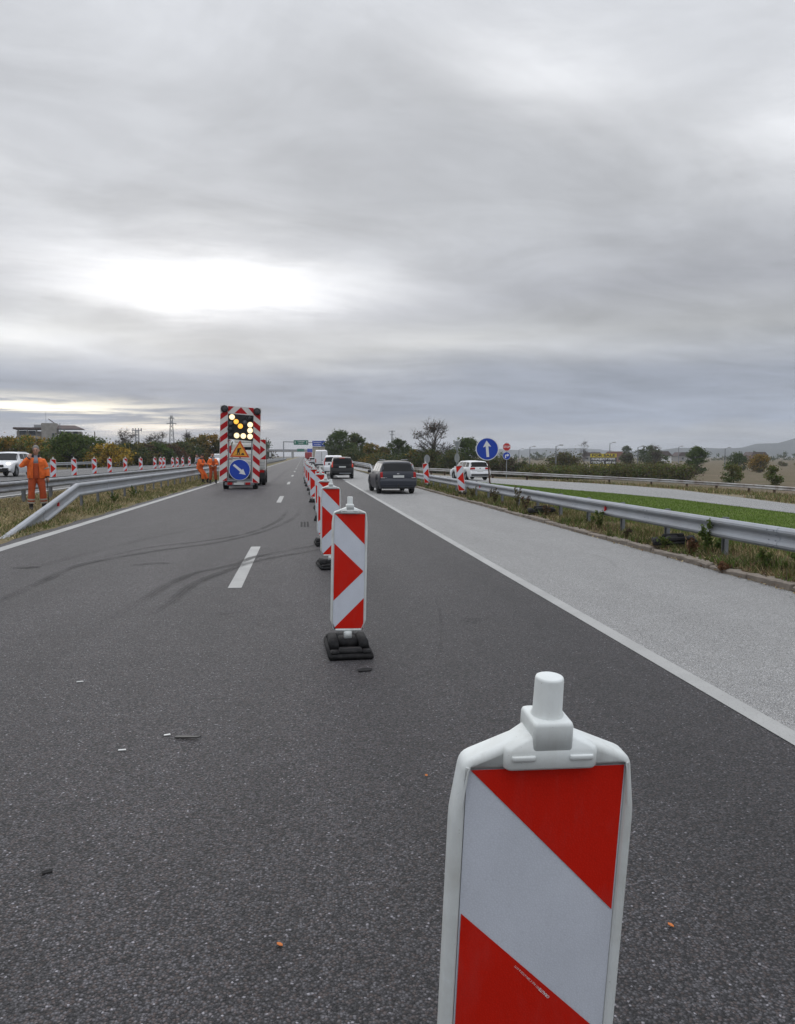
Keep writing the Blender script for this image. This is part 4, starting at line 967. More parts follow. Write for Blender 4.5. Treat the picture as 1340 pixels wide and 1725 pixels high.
def tring(cx, cy, r, n=36): return [(cx+r*math.cos(2*math.pi*i/n), cy+r*math.sin(2*math.pi*i/n)) for i in range(n)]
tri_ = tpanel('warning_sign', [(465, 765), (643, 1072), (287, 1068)], -.03, -.015, M_signo, bevel=.004)
tpanel('sign_face', [(465, 815), (598, 1045), (332, 1042)], -.034, -.031, M_signy, tri_)
fg = tri_
tpanel('digger_pictogram', [(420, 912), (455, 905), (487, 900), (487, 925), (465, 930), (462, 975), (470, 1018), (452, 1018), (446, 985), (434, 990), (432, 1020), (416, 1020), (418, 965)], -.038, -.035, M_black, fg); tpanel('digger_pictogram', [(485, 1025), (505, 995), (530, 990), (552, 1030)], -.038, -.035, M_black, fg); tpanel('digger_pictogram', [(385, 1022), (480, 1022), (480, 1030), (385, 1028)], -.038, -.035, M_black, fg)
rs = tpanel('direction_sign', tring(467, 1297, 192), -.03, -.015, M_signw)
tpanel('sign_face', tring(467, 1297, 183), -.034, -.031, M_blue, rs)
tpanel('arrow', [(372, 1192), (345, 1222), (482, 1338), (455, 1365), (577, 1387), (527, 1275), (512, 1303)], -.038, -.035, M_signw, rs)
for yy in (1095, 1500): tpanel('cross_bar', [(236, yy-9), (700, yy-5), (700, yy+14), (236, yy+10)], .005, .05, M_galv)
tpanel('mast', [(452, 780), (482, 780), (482, 1500), (452, 1500)], .06, .12, M_galvd)
for cx in (262, 676): tpanel('upright', [(cx-10, 745), (cx+10, 745), (cx+10, 1500), (cx-10, 1500)], .05, .10, M_galvd)
x0, z0 = tp(470, 1555)
MB().box((0, 0, 0), (1.45, .16, .13)).build('light_bar', M_galvd, TR, loc=(0, .05, .27), bevel=.01); MB().box((0, 0, 0), (.50, .02, .11)).build('number_plate', M_plate, TR, loc=(-.03, -.04, .28))
for cx in (300, 622): MB().box((0, 0, 0), (.25, .04, .115)).build('tail_light', M_tail, TR, loc=((cx-470)*K, -.045, .28), bevel=.01)
MB().box((0, 0, 0), (1.2, 2.4, .12)).build('chassis', M_galvd, TR, loc=(0, 1.3, .46)); MB().box((0, 0, 0), (.09, 1.5, .09)).build('drawbar', M_galvd, TR, loc=(0, 3.2, .46)); MB().box((0, 0, 0), (1.0, 1.4, .45)).build('battery_box', M_black, TR, loc=(0, 1.0, .72), bevel=.02)
t, rm = wheel_meshes(.29, .19)
for s in (-1, 1):
    w = link('wheel', t, TR, (s*.735, .55, .29)); link('rim', rm, w, rot=(0, 0, 0 if s > 0 else math.pi))
    MB().lathe([(.33, -.11), (.34, 0), (.33, .11)], 18, axis='x').build('mudguard', M_black, TR, loc=(s*.735, .55, .29))

# ================================================================ WORKS TRUCK
TK = thing('works_truck', 'white works truck with red-white side panels standing ahead of the trailer', 'truck', (-3.18, 45.6, 0), R(1.2))
def tb(nm, m, c, sz, bv=.01, rot=None, par=TK): return MB().box((0, 0, 0), sz).build(nm, m, par, loc=c, bevel=bv, rot=rot)
M_truckw = pmat('truck_white_paint', (.60, .60, .58), .5, var=.08, vscale=3, dirt=(.36, .34, .30), dscale=2, damt=.5)
tb('chassis', M_dark, (0, 2.6, .72), (.9, 6.0, .22)); tb('bed', M_truckw, (0, 1.6, .98), (2.14, 3.6, .10))
tb('tailboard', M_truckw, (0, -.22, 1.22), (2.14, .05, .42)); tb('side_board', M_truckw, (-1.05, 1.6, 1.22), (.05, 3.6, .42)); tb('side_board', M_truckw, (1.05, 1.6, 1.22), (.05, 3.6, .42))
for zz in (1.15, 1.28): tb('board_rib', M_galvd, (0, -.255, zz), (2.1, .015, .02), 0)
for s in (-1, 1): tb('board_hinge', M_black, (s*.6, -.262, 1.0), (.08, .03, .12), 0); tb('tail_light', M_tail, (s*.86, -.20, .80), (.34, .06, .14)); tb('mudflap', M_black, (s*.84, -.05, .55), (.40, .02, .40), 0)
tb('cab', M_truckw, (-.05, 4.5, 1.60), (1.86, 1.9, 1.75), .12); tb('rear_window', M_glass, (0.10, 3.54, 2.0), (1.5, .03, .42), .02); tb('cab_roof_box', M_truckw, (0, 4.2, 2.62), (1.7, 1.2, .32), .08); tb('head_board', M_truckw, (0, 3.42, 1.9), (2.1, .05, .25))
tb('windscreen', M_glassl, (0, 5.46, 1.95), (1.8, .04, .7), .02)
for s in (-1, 1):
    p = tb('warning_panel', M_boardw, (s*.95, -.27, 2.02), (.36, .03, 1.12), .004)
    q = s
    def wp(pts): MB().prism([(q*x, z) for x, z in pts], -.022, -.017).build('red_stripe', M_boardr, p)
    wp([(-.17, .55), (.17, .55), (.17, .28)]); wp([(-.17, .26), (.15, .0), (-.17, -.26)]); wp([(-.17, -.55), (.17, -.55), (.17, -.28)])
    tb('panel_post', M_wood if s > 0 else M_galvd, (s*1.155, -.27, 1.75), (.04, .04, 1.9), 0)
    tb('mirror', M_black, (s*1.27, 5.1, 1.75), (.20, .10, .38), .04); tb('mirror_glass', M_signw, (s*1.27, 5.04, 1.75), (.12, .02, .28), .02); tb('mirror_arm', M_black, (s*1.1, 5.15, 1.85), (.26, .04, .04), 0)
t, rm = wheel_meshes(.40, .24)
for yw in (.85, 4.7):
    for s in (-1, 1):
        for dx in ((0, .26) if yw < 1 else (0,)): w = link('wheel', t, TK, (s*(.95-dx), yw, .40)); link('rim', rm, w, rot=(0, 0, 0 if s > 0 else math.pi))
tb('side_guard', M_black, (1.0, 2.8, .65), (.05, 2.2, .35)); tb('spare_box', M_black, (.85, -.0, .55), (.45, .5, .30))

# ================================================================ PEOPLE
def limb(mb, pts, n=10):
    """pts: (pos, rx, ry): tapered closed limb; rx across, ry fore-aft"""
    P = [Vector(p[0]) for p in pts]; rings = []
    for i, p in enumerate(P):
        d = (P[min(i+1, len(P)-1)]-P[max(i-1, 0)]).normalized()
        ref = Vector((0, 1, 0)) if abs(d.y) < .85 else Vector((0, 0, 1))
        u = d.cross(ref).normalized(); v = u.cross(d).normalized()
        rings.append([p+u*(pts[i][1]*math.cos(2*math.pi*k/n))+v*(pts[i][2]*math.sin(2*math.pi*k/n)) for k in range(n)])
    mb.loft(rings)
def remesh(o, vox, smooth=3):
    m = o.modifiers.new('join', 'REMESH'); m.mode = 'VOXEL'; m.voxel_size = vox; m.use_smooth_shade = True
    s = o.modifiers.new('smooth', 'SMOOTH'); s.factor = .5; s.iterations = smooth
def hand(mb, wrist, d, side, curl=.5):
    """palm and five bent fingers pointing along d"""
    d = Vector(d).normalized(); w = Vector(wrist); across = d.cross(Vector((0, 1, 0)))
    if across.length < .2: across = d.cross(Vector((0, 0, 1)))
    across.normalize(); inn = across.cross(d).normalized()
    limb(mb, [(w, .026, .020), (w+d*.03, .036, .017), (w+d*.085, .042, .015)], 8)
    for k, (o_, l) in enumerate(((-.030, .070), (-.010, .080), (.010, .075), (.030, .058))):
        a = w+d*.083+across*o_; b = a+d*l*.5+inn*(.02*curl); c = b+d*l*.35*(1-curl*.5)+inn*(l*.5*curl)
        limb(mb, [(a, .0095, .0095), (b, .0090, .0090), (c, .0075, .0075)], 6)
    a = w+d*.025-across*.030*side; limb(mb, [(a, .012, .012), (a+d*.03-across*.028*side, .011, .011), (a+d*.062-across*.030*side+inn*.012, .009, .009)], 6)
def person(label, loc, rz, J, jacket=True, hair=M_hair, vox=.014, bands=True, group=None, cap=None, tm=M_orange2, jm=M_orange, height=1.80, shirt=M_shirt):
    """J holds joint positions; the figure faces -Y"""
    root = thing('person', label, 'person', loc, rz, group); k = height/1.80; root.scale = (k, k, k)
    V = {a: Vector(b) for a, b in J.items()}
    mb = MB(); pel, che, nec, hd = V['pelvis'], V['chest'], V['neck'], V['head']
    limb(mb, [(pel-Vector((0, 0, .08)), .13, .10), (pel, .165, .12), (pel.lerp(che, .45), .15, .11), (che, .185, .125), (che.lerp(nec, .7), .16, .09), (nec, .065, .065)], 14)
    limb(mb, [(nec-Vector((0, 0, .03)), .062, .065), (nec.lerp(hd, .5), .055, .060), (hd, .05, .06)], 10)
    R3 = Euler((V.get('nod', Vector((0, 0, 0))))).to_matrix()
    def H(p): return hd+R3 @ (Vector(p)*1.10)
    def he(c, r, n=14, m=10): mb.ell(H(c), tuple(q*1.06 for q in r), n, m)
    he((0, 0, .09), (.076, .096, .118)); he((0, -.030, .035), (.058, .066, .070)); he((0, -.096, .072), (.013, .020, .026), 8, 6); he((0, -.088, .112), (.052, .012, .012), 8, 6)
    for s in (-1, 1): he((s*.079, .005, .075), (.012, .022, .034), 8, 6)
    for s, nm in ((-1, 'r'), (1, 'l')):
        limb(mb, [(V[nm+'sh'], .06, .06), (V[nm+'sh'].lerp(V[nm+'el'], .5), .050, .052), (V[nm+'el'], .042, .044), (V[nm+'el'].lerp(V[nm+'wr'], .5), .038, .038), (V[nm+'wr'], .028, .026)], 10)
        hand(mb, V[nm+'wr'], V[nm+'hd']-V[nm+'wr'], s, .7)
        limb(mb, [(V[nm+'hip'], .085, .095), (V[nm+'hip'].lerp(V[nm+'kn'], .5), .075, .080), (V[nm+'kn'], .056, .060), (V[nm+'kn'].lerp(V[nm+'an'], .4), .052, .056), (V[nm+'an'], .036, .040)], 10)
        limb(mb, [(V[nm+'an'], .04, .04), (V[nm+'an']+Vector((0, -.06, -.05)), .04, .03), (V[nm+'an']+Vector((0, -.15, -.065)), .035, .022)], 8)
    b = mb.build('body', M_skin, root); remesh(b, .010, 2)
    # trousers / overalls
    mb = MB()
    for s, nm in ((-1, 'r'), (1, 'l')):
        kn, an, hp = V[nm+'kn'], V[nm+'an'], V[nm+'hip']
        limb(mb, [(hp+Vector((0, 0, .06)), .10, .12), (hp.lerp(kn, .35), .108, .112), (hp.lerp(kn, .8), .092, .096), (kn, .088, .092), (kn.lerp(an, .45), .092, .098), (an+Vector((0, 0, .13)), .088, .095)], 12)
    limb(mb, [(pel-Vector((0, 0, .10)), .155, .125), (pel, .185, .138), (pel.lerp(che, .5), .172, .13), (che, .195, .14)], 14)
    tr = mb.build('overalls', tm, root); remesh(tr, vox, 3)
    if bands:
        for nm in ('r', 'l'):
            for q in (.47, .27):
                p = V[nm+'an'].lerp(V[nm+'kn'], q+.02); d = (V[nm+'kn']-V[nm+'an']).normalized()
                MB().cyl(p-d*.022, p+d*.022, .100, .100, 18, caps=False).build('reflective_band', M_band, root, smooth=True)
    for nm in ('r', 'l'):
        an = V[nm+'an']; mb = MB(); limb(mb, [(an+Vector((0, .0, .19)), .066, .070), (an+Vector((0, .0, .12)), .062, .066), (an+Vector((0, .005, .0)), .056, .066), (an+Vector((0, .0, -.06)), .05, .075)], 10); limb(mb, [(an+Vector((0, .055, -.055)), .045, .032), (an+Vector((0, -.06, -.052)), .052, .040), (an+Vector((0, -.15, -.062)), .050, .030), (an+Vector((0, -.185, -.072)), .034, .018)], 10)
        bt = mb.build('boot', M_boot, root); remesh(bt, .012, 2)
    if jacket:
        mb = MB(); up = Vector((0, 0, 1))
        for s, nm in ((-1, 'r'), (1, 'l')):
            sh, el, wr = V[nm+'sh'], V[nm+'el'], V[nm+'wr']
            limb(mb, [(sh.lerp(che, .25), .09, .09), (sh, .088, .095), (sh.lerp(el, .5), .094, .098), (el, .082, .086), (el.lerp(wr, .5), .078, .080), (wr.lerp(el, .08), .060, .060)], 12)
        # torso shell, open down the front
        n = 22; rings = []
        bot = pel-Vector((0, 0, .10))
        for q, rx, ry, op in ((0, .235, .175, .42), (.25, .238, .178, .36), (.55, .232, .172, .34), (.80, .215, .160, .30), (.93, .165, .13, .32), (1.0, .115, .10, .36)):
            c = bot.lerp(nec-up*.045, q); outer = []; inner = []
            for i in range(n+1):
                a = -math.pi/2+op+(2*math.pi-2*op)*i/n
                outer.append(c+Vector((rx*math.cos(a), ry*math.sin(a), 0))); inner.append(c+Vector(((rx-.03)*math.cos(a), (ry-.03)*math.sin(a), 0)))
            rings.append(outer+inner[::-1])
        mb.loft(rings)
        jk = mb.build('jacket', jm, root); remesh(jk, vox, 2)
        mb = MB()   # collar
        cr = []
        for q, r_ in ((0, .115), (1, .105)):
            o_ = []; i_ = []
            for i in range(15):
                a = -math.pi/2+.55+(2*math.pi-1.1)*i/14; c = nec+up*(-.05+.085*q)
                o_.append(c+Vector((r_*math.cos(a), r_*.9*math.sin(a), .015*math.sin(a)))); i_.append(c+Vector(((r_-.018)*math.cos(a), (r_-.018)*.9*math.sin(a), .015*math.sin(a))))
            cr.append(o_+i_[::-1])
        mb.loft(cr); mb.build('collar', M_navy, root, smooth=True)
        for s, nm in ((-1, 'r'), (1, 'l')):
            wr, el = V[nm+'wr'], V[nm+'el']; d = (el-wr).normalized()
            MB().cyl(wr+d*.005, wr+d*.05, .050, .058, 14).build('cuff', M_navy, root, smooth=True)
            p = el.lerp(V[nm+'sh'], .12); d2 = (V[nm+'sh']-el).normalized(); 
            if nm == 'l': MB().cyl(p-d2*.018, p+d2*.018, .097, .099, 16, caps=False).build('reflective_band', M_band, root, smooth=True)
        ptz = pel+Vector((0, 0, .03))
        for s in (-1, 1):
            MB().box((0, 0, 0), (.10, .02, .12)).build('pocket', jm, root, loc=pel+Vector((s*.165, -.135, .03)), rot=(0, 0, R(s*38)), bevel=.008); MB().box((0, 0, 0), (.10, .02, .11)).build('pocket', jm, root, loc=che+Vector((s*.145, -.128, -.02)), rot=(0, 0, R(s*35)), bevel=.008)
    # shirt front
    mb = MB(); limb(mb, [(che-Vector((0, 0, .04)), .155, .132), (che+Vector((0, 0, .08)), .165, .125), (nec-Vector((0, 0, .05)), .115, .095), (nec+Vector((0, 0, .015)), .068, .07)], 14); mb.build('shirt', shirt, root, smooth=True)
    mb = MB()
    for s in (-1, 1): limb(mb, [(che+Vector((s*.085, -.142, -.10)), .02, .008), (che+Vector((s*.10, -.137, .05)), .02, .008), (che+Vector((s*.11, -.06, .17)), .02, .008)], 6)
    mb.box((0, 0, 0), (.20, .014, .20)); st = mb
    # hair and face
    hm = MB(); hm.ell(H((0, .012, .108)), (.087, .105, .115), 14, 10); ho = hm.build('hair', hair, root, smooth=True)
    bm = bmesh.new(); bm.from_mesh(ho.data)
    dele = [v for v in bm.verts if ((R3.inverted() @ (v.co-hd)).z < .10 and (R3.inverted() @ (v.co-hd)).y < .03) or (R3.inverted() @ (v.co-hd)).z < .045]
    bmesh.ops.delete(bm, geom=dele, context='VERTS'); bm.to_mesh(ho.data); bm.free()
    if cap: MB().ell(H((0, 0, .135)), (.088, .105, .085), 14, 8).build('cap', cap, root, smooth=True)
    for s in (-1, 1):
        MB().ell(H((s*.030, -.086, .092)), (.013, .008, .008), 8, 6).build('eye', M_black, root); MB().box((0, 0, 0), (.036, .01, .008)).build('eyebrow', hair, root, loc=H((s*.031, -.094, .113)))
    MB().ell(H((0, -.090, .030)), (.024, .008, .007), 8, 6).build('mouth', M_lips, root)
    return root
J1 = dict(pelvis=(0, 0, .97), chest=(0, .0, 1.30), neck=(0, .01, 1.50), head=(0, -.01, 1.57), nod=(R(8), R(3), R(-5)),
    rsh=(-.165, 0, 1.365), rel=(-.36, -.05, 1.22), rwr=(-.165, -.10, 1.45), rhd=(-.105, -.06, 1.60),
    lsh=(.165, 0, 1.365), lel=(.255, .02, 1.13), lwr=(.285, -.06, .90), lhd=(.295, -.08, .78),
    rhip=(-.095, 0, .93), rkn=(-.135, -.02, .51), ran=(-.155, .02, .09), lhip=(.095, 0, .93), lkn=(.15, -.02, .51), lan=(.175, .02, .09))
p1 = person('man in orange jacket and overalls, phone at his ear, behind the bent guardrail end', (-7.40, 23.3, zt(-7.40)), R(16), J1, height=1.81)
ph = MB(); ph.box((0, 0, 0), (.012, .07, .14)); ph.build('phone', M_black, None, bevel=.004)
pho = bpy.data.objects['phone']; tag(pho, 'black phone held to the ear of the standing worker', 'phone')
pho.location = p1.matrix_basis @ Vector((-.108, -.045, 1.655)); pho.rotation_euler = (R(20), R(6), R(16))
MB().cyl((0, 0, 0), (0, 0, .86), .010, .010, 8).build('rod', M_black); rod = bpy.data.objects['rod']; rod.location = p1.matrix_basis @ Vector((.305, -.11, .0)); rod.rotation_euler = (R(1), R(-2), 0)
tag(rod, "thin dark rod hanging from the standing worker's left hand", 'rod')
J2 = dict(pelvis=(.0, .10, .90), chest=(0, .02, 1.22), neck=(0, -.02, 1.43), head=(0, -.05, 1.49), nod=(R(22), 0, 0),
    rsh=(-.19, 0, 1.35), rel=(-.24, -.12, 1.10), rwr=(-.12, -.32, 1.06), rhd=(-.05, -.42, 1.08),
    lsh=(.19, 0, 1.35), lel=(.24, -.12, 1.10), lwr=(.12, -.32, 1.06), lhd=(.05, -.42, 1.08),
    rhip=(-.095, .10, .86), rkn=(-.11, -.16, .50), ran=(-.11, -.18, .09), lhip=(.095, .10, .86), lkn=(.11, -.22, .48), lan=(.12, -.36, .09))
person('worker in orange leaning back on the median guardrail, head bent over his hands', (-6.12, 49.3, .05), R(68), J2, hair=M_hairb, vox=.018, bands=False, cap=M_hairb, height=1.84, tm=M_orange)
J3 = dict(J1); J3.update(rsh=(-.165, 0, 1.375), rel=(-.27, .0, 1.15), rwr=(-.14, -.19, 1.02), rhd=(-.05, -.24, .98), lsh=(.165, 0, 1.375), lel=(.28, .0, 1.15), lwr=(.15, -.19, 1.05), lhd=(.05, -.24, 1.02), nod=(R(10), 0, R(-30)))
person('worker in orange standing beside the trailer with his hands in front', (-5.38, 49.0, .02), R(20), J3, hair=M_hairb, vox=.018, bands=False, height=1.86, tm=M_orange2)
J4 = dict(J1); J4.update(chest=(0, -.10, 1.26), neck=(0, -.20, 1.43), head=(0, -.24, 1.49), rsh=(-.19, -.14, 1.36), lsh=(.19, -.14, 1.36), rel=(-.24, -.28, 1.14), rwr=(-.16, -.42, 1.02), rhd=(-.10, -.5, .98), lel=(.24, -.25, 1.12), lwr=(.16, -.42, 1.0), lhd=(.10, -.5, .95))
person('bent figure in a pale grey top behind the leaning worker', (-6.95, 56, .13), R(-100), J4, jm=M_shirt, hair=M_hairb, vox=.02, bands=False, height=1.8, tm=M_navy)

# ================================================================ SIGNS
def disc(mb, r, y0, y1, n=40): mb.lathe([(0, y0), (r, y0), (r, y1), (0, y1)], n, axis='y')
def sign_part(nm, poly, y0, y1, m, par): return MB().prism(poly, y0, y1).build(nm, m, par)
s = thing('road_sign', 'large round blue sign with white upward arrow on a dark post by the guardrail', 'road sign', (6.83, 28.4, .10), rot=(0, R(-5), R(-10)))
MB().cyl((0, .05, -.2), (0, .05, 2.05), .030, n=10).build('post', M_rust, s)
mb = MB(); disc(mb, .415, -.010, .008); b = mb.build('sign_board', M_signw, s, loc=(0, 0, 1.82)); mb = MB(); disc(mb, .385, -.016, -.012); mb.build('sign_face', M_blue, b)
sign_part('arrow', [(-.048, -.29), (.048, -.29), (.048, .10), (.15, .07), (0, .31), (-.15, .07), (-.048, .10)], -.022, -.018, M_signw, b)
s = thing('road_sign', 'red STOP octagon over a round blue turn-right sign on a pole', 'road sign', (20.9, 80.3, zt(20.9, 80)), R(-13))
MB().cyl((0, .06, -.3), (0, .06, 3.75), .038, n=10).build('post', M_galv, s)
oc = lambda r: [(r*math.cos(R(22.5+45*i)), r*math.sin(R(22.5+45*i))) for i in range(8)]
b = sign_part('stop_board', oc(.43), -.01, .01, M_signw, s); b.location = (0, 0, 3.28); sign_part('sign_face', oc(.405), -.016, -.012, M_signr, b)
lettering('STOP', .30, M_signw, b, (0, -.02, 0), bold=.006, width=.66)
mb = MB(); disc(mb, .40, -.01, .01); b = mb.build('turn_board', M_signw, s, loc=(0, 0, 2.37)); mb = MB(); disc(mb, .375, -.016, -.012); mb.build('sign_face', M_blue, b)
sign_part('arrow', [(-.16, -.23), (-.06, -.23), (-.06, .02), (.06, .02), (.06, -.09), (.27, .07), (.06, .23), (.06, .12), (-.10, .12), (-.16, .06)], -.022, -.018, M_signw, b)
s = thing('road_sign', 'grey back of a give-way triangle above a round sign, left of the white estate', 'road sign', (10.6, 54.2, zt(10.6)), R(-14))
MB().cyl((0, -.05, -.2), (0, -.05, 2.75), .032, n=10).build('post', M_galv, s)
sign_part('triangle_board', [(-.27, .72), (.27, .72), (.0, .0)], -.01, .01, M_grey, s).location = (0, 0, 2.02)
for zz in (2.3, 2.6): MB().box((0, -.03, zz), (.16, .02, .04)).build('bracket', M_galvd, s)
MB().lathe([(0, -.01), (.19, -.01), (.19, .01), (0, .01)], 32, axis='y').build('round_board', M_grey, s, loc=(0, 0, 1.58)).scale = (.95, 1, 1.7)
s = thing('road_sign', 'small round sign seen from the back beside a leaning delineator', 'road sign', (7.42, 47.3, .10), R(-20))
MB().cyl((0, -.05, -.2), (0, -.05, 1.65), .030, n=10).build('post', M_galv, s); MB().lathe([(0, -.01), (.25, -.01), (.25, .01), (0, .01)], 32, axis='y').build('round_board', M_grey, s, loc=(0, 0, 1.38)).scale = (.72, 1, 1); MB().box((0, -.04, 1.38), (.04, .03, .42)).build('bracket', M_galvd, s)
# motorway gantry
G0 = 300
g = thing('sign_gantry', 'sign gantry over the motorway with a green and a blue board', 'gantry', (0, G0, 0))
MB().box((0, 0, 0), (.42, .42, 7.2)).build('post', M_galv, g, loc=(-7.0, 0, 3.6)); MB().box((0, 0, 0), (.42, .42, 6.6)).build('post', M_galv, g, loc=(13.5, 0, 3.3)); MB().box((0, 0, 0), (20.6, .35, .35)).build('cross_beam', M_galv, g, loc=(3.2, 0, 6.75), rot=(0, R(1.6), 0))
gb = MB().box((0, 0, 0), (5.4, .10, 1.75)).build('green_board', M_gsign, g, loc=(-.55, -.3, 6.75)); gl = MB().box((0, 0, 0), (4.7, .10, 2.0)).build('blue_board', M_blue, g, loc=(6.0, -.3, 6.4))
lettering('Пловдив', .62, M_signw, gb, (0, -.07, .36), bold=.01); lettering('Plovdiv', .62, M_signw, gb, (0, -.07, -.36), bold=.01); lettering('Пазарджик', .55, M_signw, gl, (-.5, -.07, .42), bold=.01); lettering('Pazardzhik', .55, M_signw, gl, (-.5, -.07, -.42), bold=.01)
for s_ in (-1, 1): sign_part('arrow', [(-.08, -.45), (.08, -.45), (.08, .1), (.30, .1), (0, .5), (-.30, .1), (-.08, .1)], -.08, -.06, M_signw, gb).location = (s_*2.15, 0, 0)
a = sign_part('arrow', [(-.10, -.6), (.10, -.6), (.10, .1), (.35, .1), (0, .6), (-.35, .1), (-.10, .1)], -.08, -.06, M_signw, gl); a.location = (1.75, 0, 0); a.rotation_euler = (0, R(45), 0)
g = thing('sign_gantry', 'second distant gantry before the overpass', 'gantry', (0, 560, 0))
MB().box((0, 0, 0), (.4, .4, 6.5)).build('post', M_galv, g, loc=(-7.6, 0, 3.25)); MB().box((0, 0, 0), (18, .3, .3)).build('cross_beam', M_galv, g, loc=(1.4, 0, 5.9)); MB().box((0, 0, 0), (.4, .4, 6.5)).build('post', M_galv, g, loc=(10.3, 0, 3.25)); MB().box((0, 0, 0), (5, .1, 1.9)).build('green_board', M_gsign, g, loc=(-1.2, -.3, 5.9)); MB().box((0, 0, 0), (4.2, .1, 2.6)).build('blue_board', M_blue, g, loc=(5.4, -.3, 5.6))
br = thing('overpass', 'flat concrete road bridge crossing the motorway far ahead', 'bridge', (0, 640, 0))
MB().box((0, 0, 0), (190, 9, 1.1)).build('deck', M_conc, br, loc=(0, 0, 5.6)); MB().box((0, 0, 0), (190, .15, .9)).build('parapet', M_galvd, br, loc=(0, -4.4, 6.6))
for x in (-60, -40, -28, -7.6, 13, 34, 55): MB().box((0, 0, 0), (1.2, 6, 5.4)).build('pier', M_conc, br, loc=(x, 0, 2.5))
# billboard
BB = (74.0, 190.0); bz = zt(*BB)
b_ = thing('billboard', 'yellow and black FOR SALE billboard standing in the field', 'billboard', (BB[0], BB[1], bz), R(-21))
yb = -.06
for zz, hh, m, nm in ((3.62, .92, M_bill, 'yellow_board'), (2.28, 1.72, M_billd, 'dark_board'), (.95, .92, M_bill, 'yellow_board')): MB().box((0, 0, 0), (6.3, .10, hh)).build(nm, m, b_, loc=(0, 0, zz))
for s_ in (-2.2, 0, 2.2): MB().box((0, 0, 0), (.14, .14, 4.2)).build('post', M_wood, b_, loc=(s_, .15, 1.9))
lettering('FOR SALE', .80, M_billd, b_, (0, yb-.01, 3.62), bold=.035, width=5.6); lettering('ПАРЦЕЛ В ПУП', .60, M_signw, b_, (0, yb-.01, 2.70), bold=.035, width=5.6); lettering('СКЛАД  807 М', .66, M_signw, b_, (0, yb-.01, 1.88), bold=.035, width=5.7); lettering('0888 267 891', .76, M_billd, b_, (0, yb-.01, .95), bold=.03, width=5.6)
# lamp posts in the field
def lamp_post(label, x, y, h):
    z = zt(x, y); r = thing('lamp_post', label, 'lamp post', (x, y, z), random.uniform(-.4, .4), 'lamp posts in the far field')
    MB().cyl((0, 0, -.3), (0, 0, h), .16, .09, 8).build('pole', M_galvd, r); MB().cyl((0, 0, h-.05), (.9, -.2, h+.2), .06, .05, 6).build('arm', M_galvd, r); MB().box((0, 0, 0), (.75, .35, .22)).build('lamp_head', M_grey, r, loc=(1.1, -.25, h+.22), bevel=.04)
for lb, rx, y, h in (('lamp post in the field right of the STOP sign', .2909, 210, 5.9), ('lamp post in front of the round bush by the hedge', .3256, 150, 5.4), ('lamp post showing above the billboard', .398, 205, 6.9), ('lamp post right of the billboard', .4363, 165, 5.4), ('lamp post beyond the dark round tree', .5573, 190, 5.4), ('lamp post close behind the STOP sign', .2765, 230, 5.4), ('faint lamp post between billboard and dark round tree', .4925, 240, 6.4)):
    lamp_post(lb, rx*y, y, h)

# ================================================================ BUILDING AND MASTS
BX, BY = -79.0, 262.0
b_ = thing('apartment_building', 'grey unfinished apartment block with stair tower behind the autumn trees', 'building', (BX, BY, .2), R(12))
def bb(nm, m, c, sz, bv=0, par=b_, rot=None): return MB().box((0, 0, 0), sz).build(nm, m, par, loc=c, bevel=bv, rot=rot)
bb('wall', M_wall, (-5.6, 3, 4.6), (7.0, 9, 9.2)); bb('wall', M_wall, (5.9, 3, 4.6), (7.2, 9, 9.2)); tw = bb('stair_tower', M_conc, (.3, .6, 5.85), (4.4, 8, 11.7))
bb('brick_panel', M_wallp, (-4.6, -1.56, 4.2), (4.8, .1, 3.0)); bb('brick_panel', M_wallp, (4.4, -1.56, 3.6), (2.6, .1, 1.6))
rf = bb('roof', M_roof, (-5.8, 2.2, 10.05), (8.2, 11, .55)); MB().add([(2.3, -3.2, 10.0), (10.3, -3.2, 10.0), (10.3, 8, 10.0), (2.3, 8, 10.0), (2.3, .5, 11.2), (7.6, .5, 11.2)], [(0, 1, 5, 4), (1, 2, 5), (2, 3, 4, 5), (3, 0, 4), (0, 3, 2, 1)]).build('roof', M_roof, b_)
for x in (-8.6, -6.0, -3.4): bb('pier', M_wall, (x, -1.7, 8.6), (.35, .4, 2.4))
def win(x, z, w, h):
    f = bb('window', M_galvd, (x, -1.58, z), (w, .12, h)); MB().box((0, 0, 0), (w*.86, .06, h*.86)).build('pane', M_pane, f, loc=(0, -.06, 0))
for x, z, w, h in ((-7.3, 8.7, 2.0, 1.4), (-4.7, 8.7, 2.0, 1.4), (-3.0, 6.4, 1.0, 1.3), (-6.4, 6.2, 1.6, 1.4), (-6.4, 3.2, 1.6, 1.4), (3.6, 8.4, .9, 1.7), (5.6, 8.4, 1.2, 1.7), (7.8, 8.4, 1.4, 1.7), (3.6, 5.4, .9, 1.5), (6.2, 5.4, 1.6, 1.5), (8.4, 5.4, 1.0, 1.5), (4.2, 2.8, .9, 1.2)): win(x, z, w, h)
for z in (8.0, 5.2): 
    f = bb('window', M_galvd, (1.5, -3.46, z), (.75, .12, 1.3)); MB().box((0, 0, 0), (.62, .06, 1.1)).build('pane', M_pane, f, loc=(0, -.06, 0))
for z in (7.1, 4.4): bb('balcony', M_wallp, (5.8, -2.3, z), (6.0, 1.4, .9)); 
bb('balcony', M_wall, (-3.6, -2.1, 7.3), (2.6, 1.0, .8)); bb('hoist_arm', M_roof, (1.2, 1, 12.1), (3.4, .25, .25), rot=(0, R(38), 0)); bb('antenna', M_galvd, (-.9, 1, 13.6), (.07, .07, 4), 0); bb('roof_hatch', M_grey, (-3.3, 1, 10.8), (2.0, 2, 1.0))
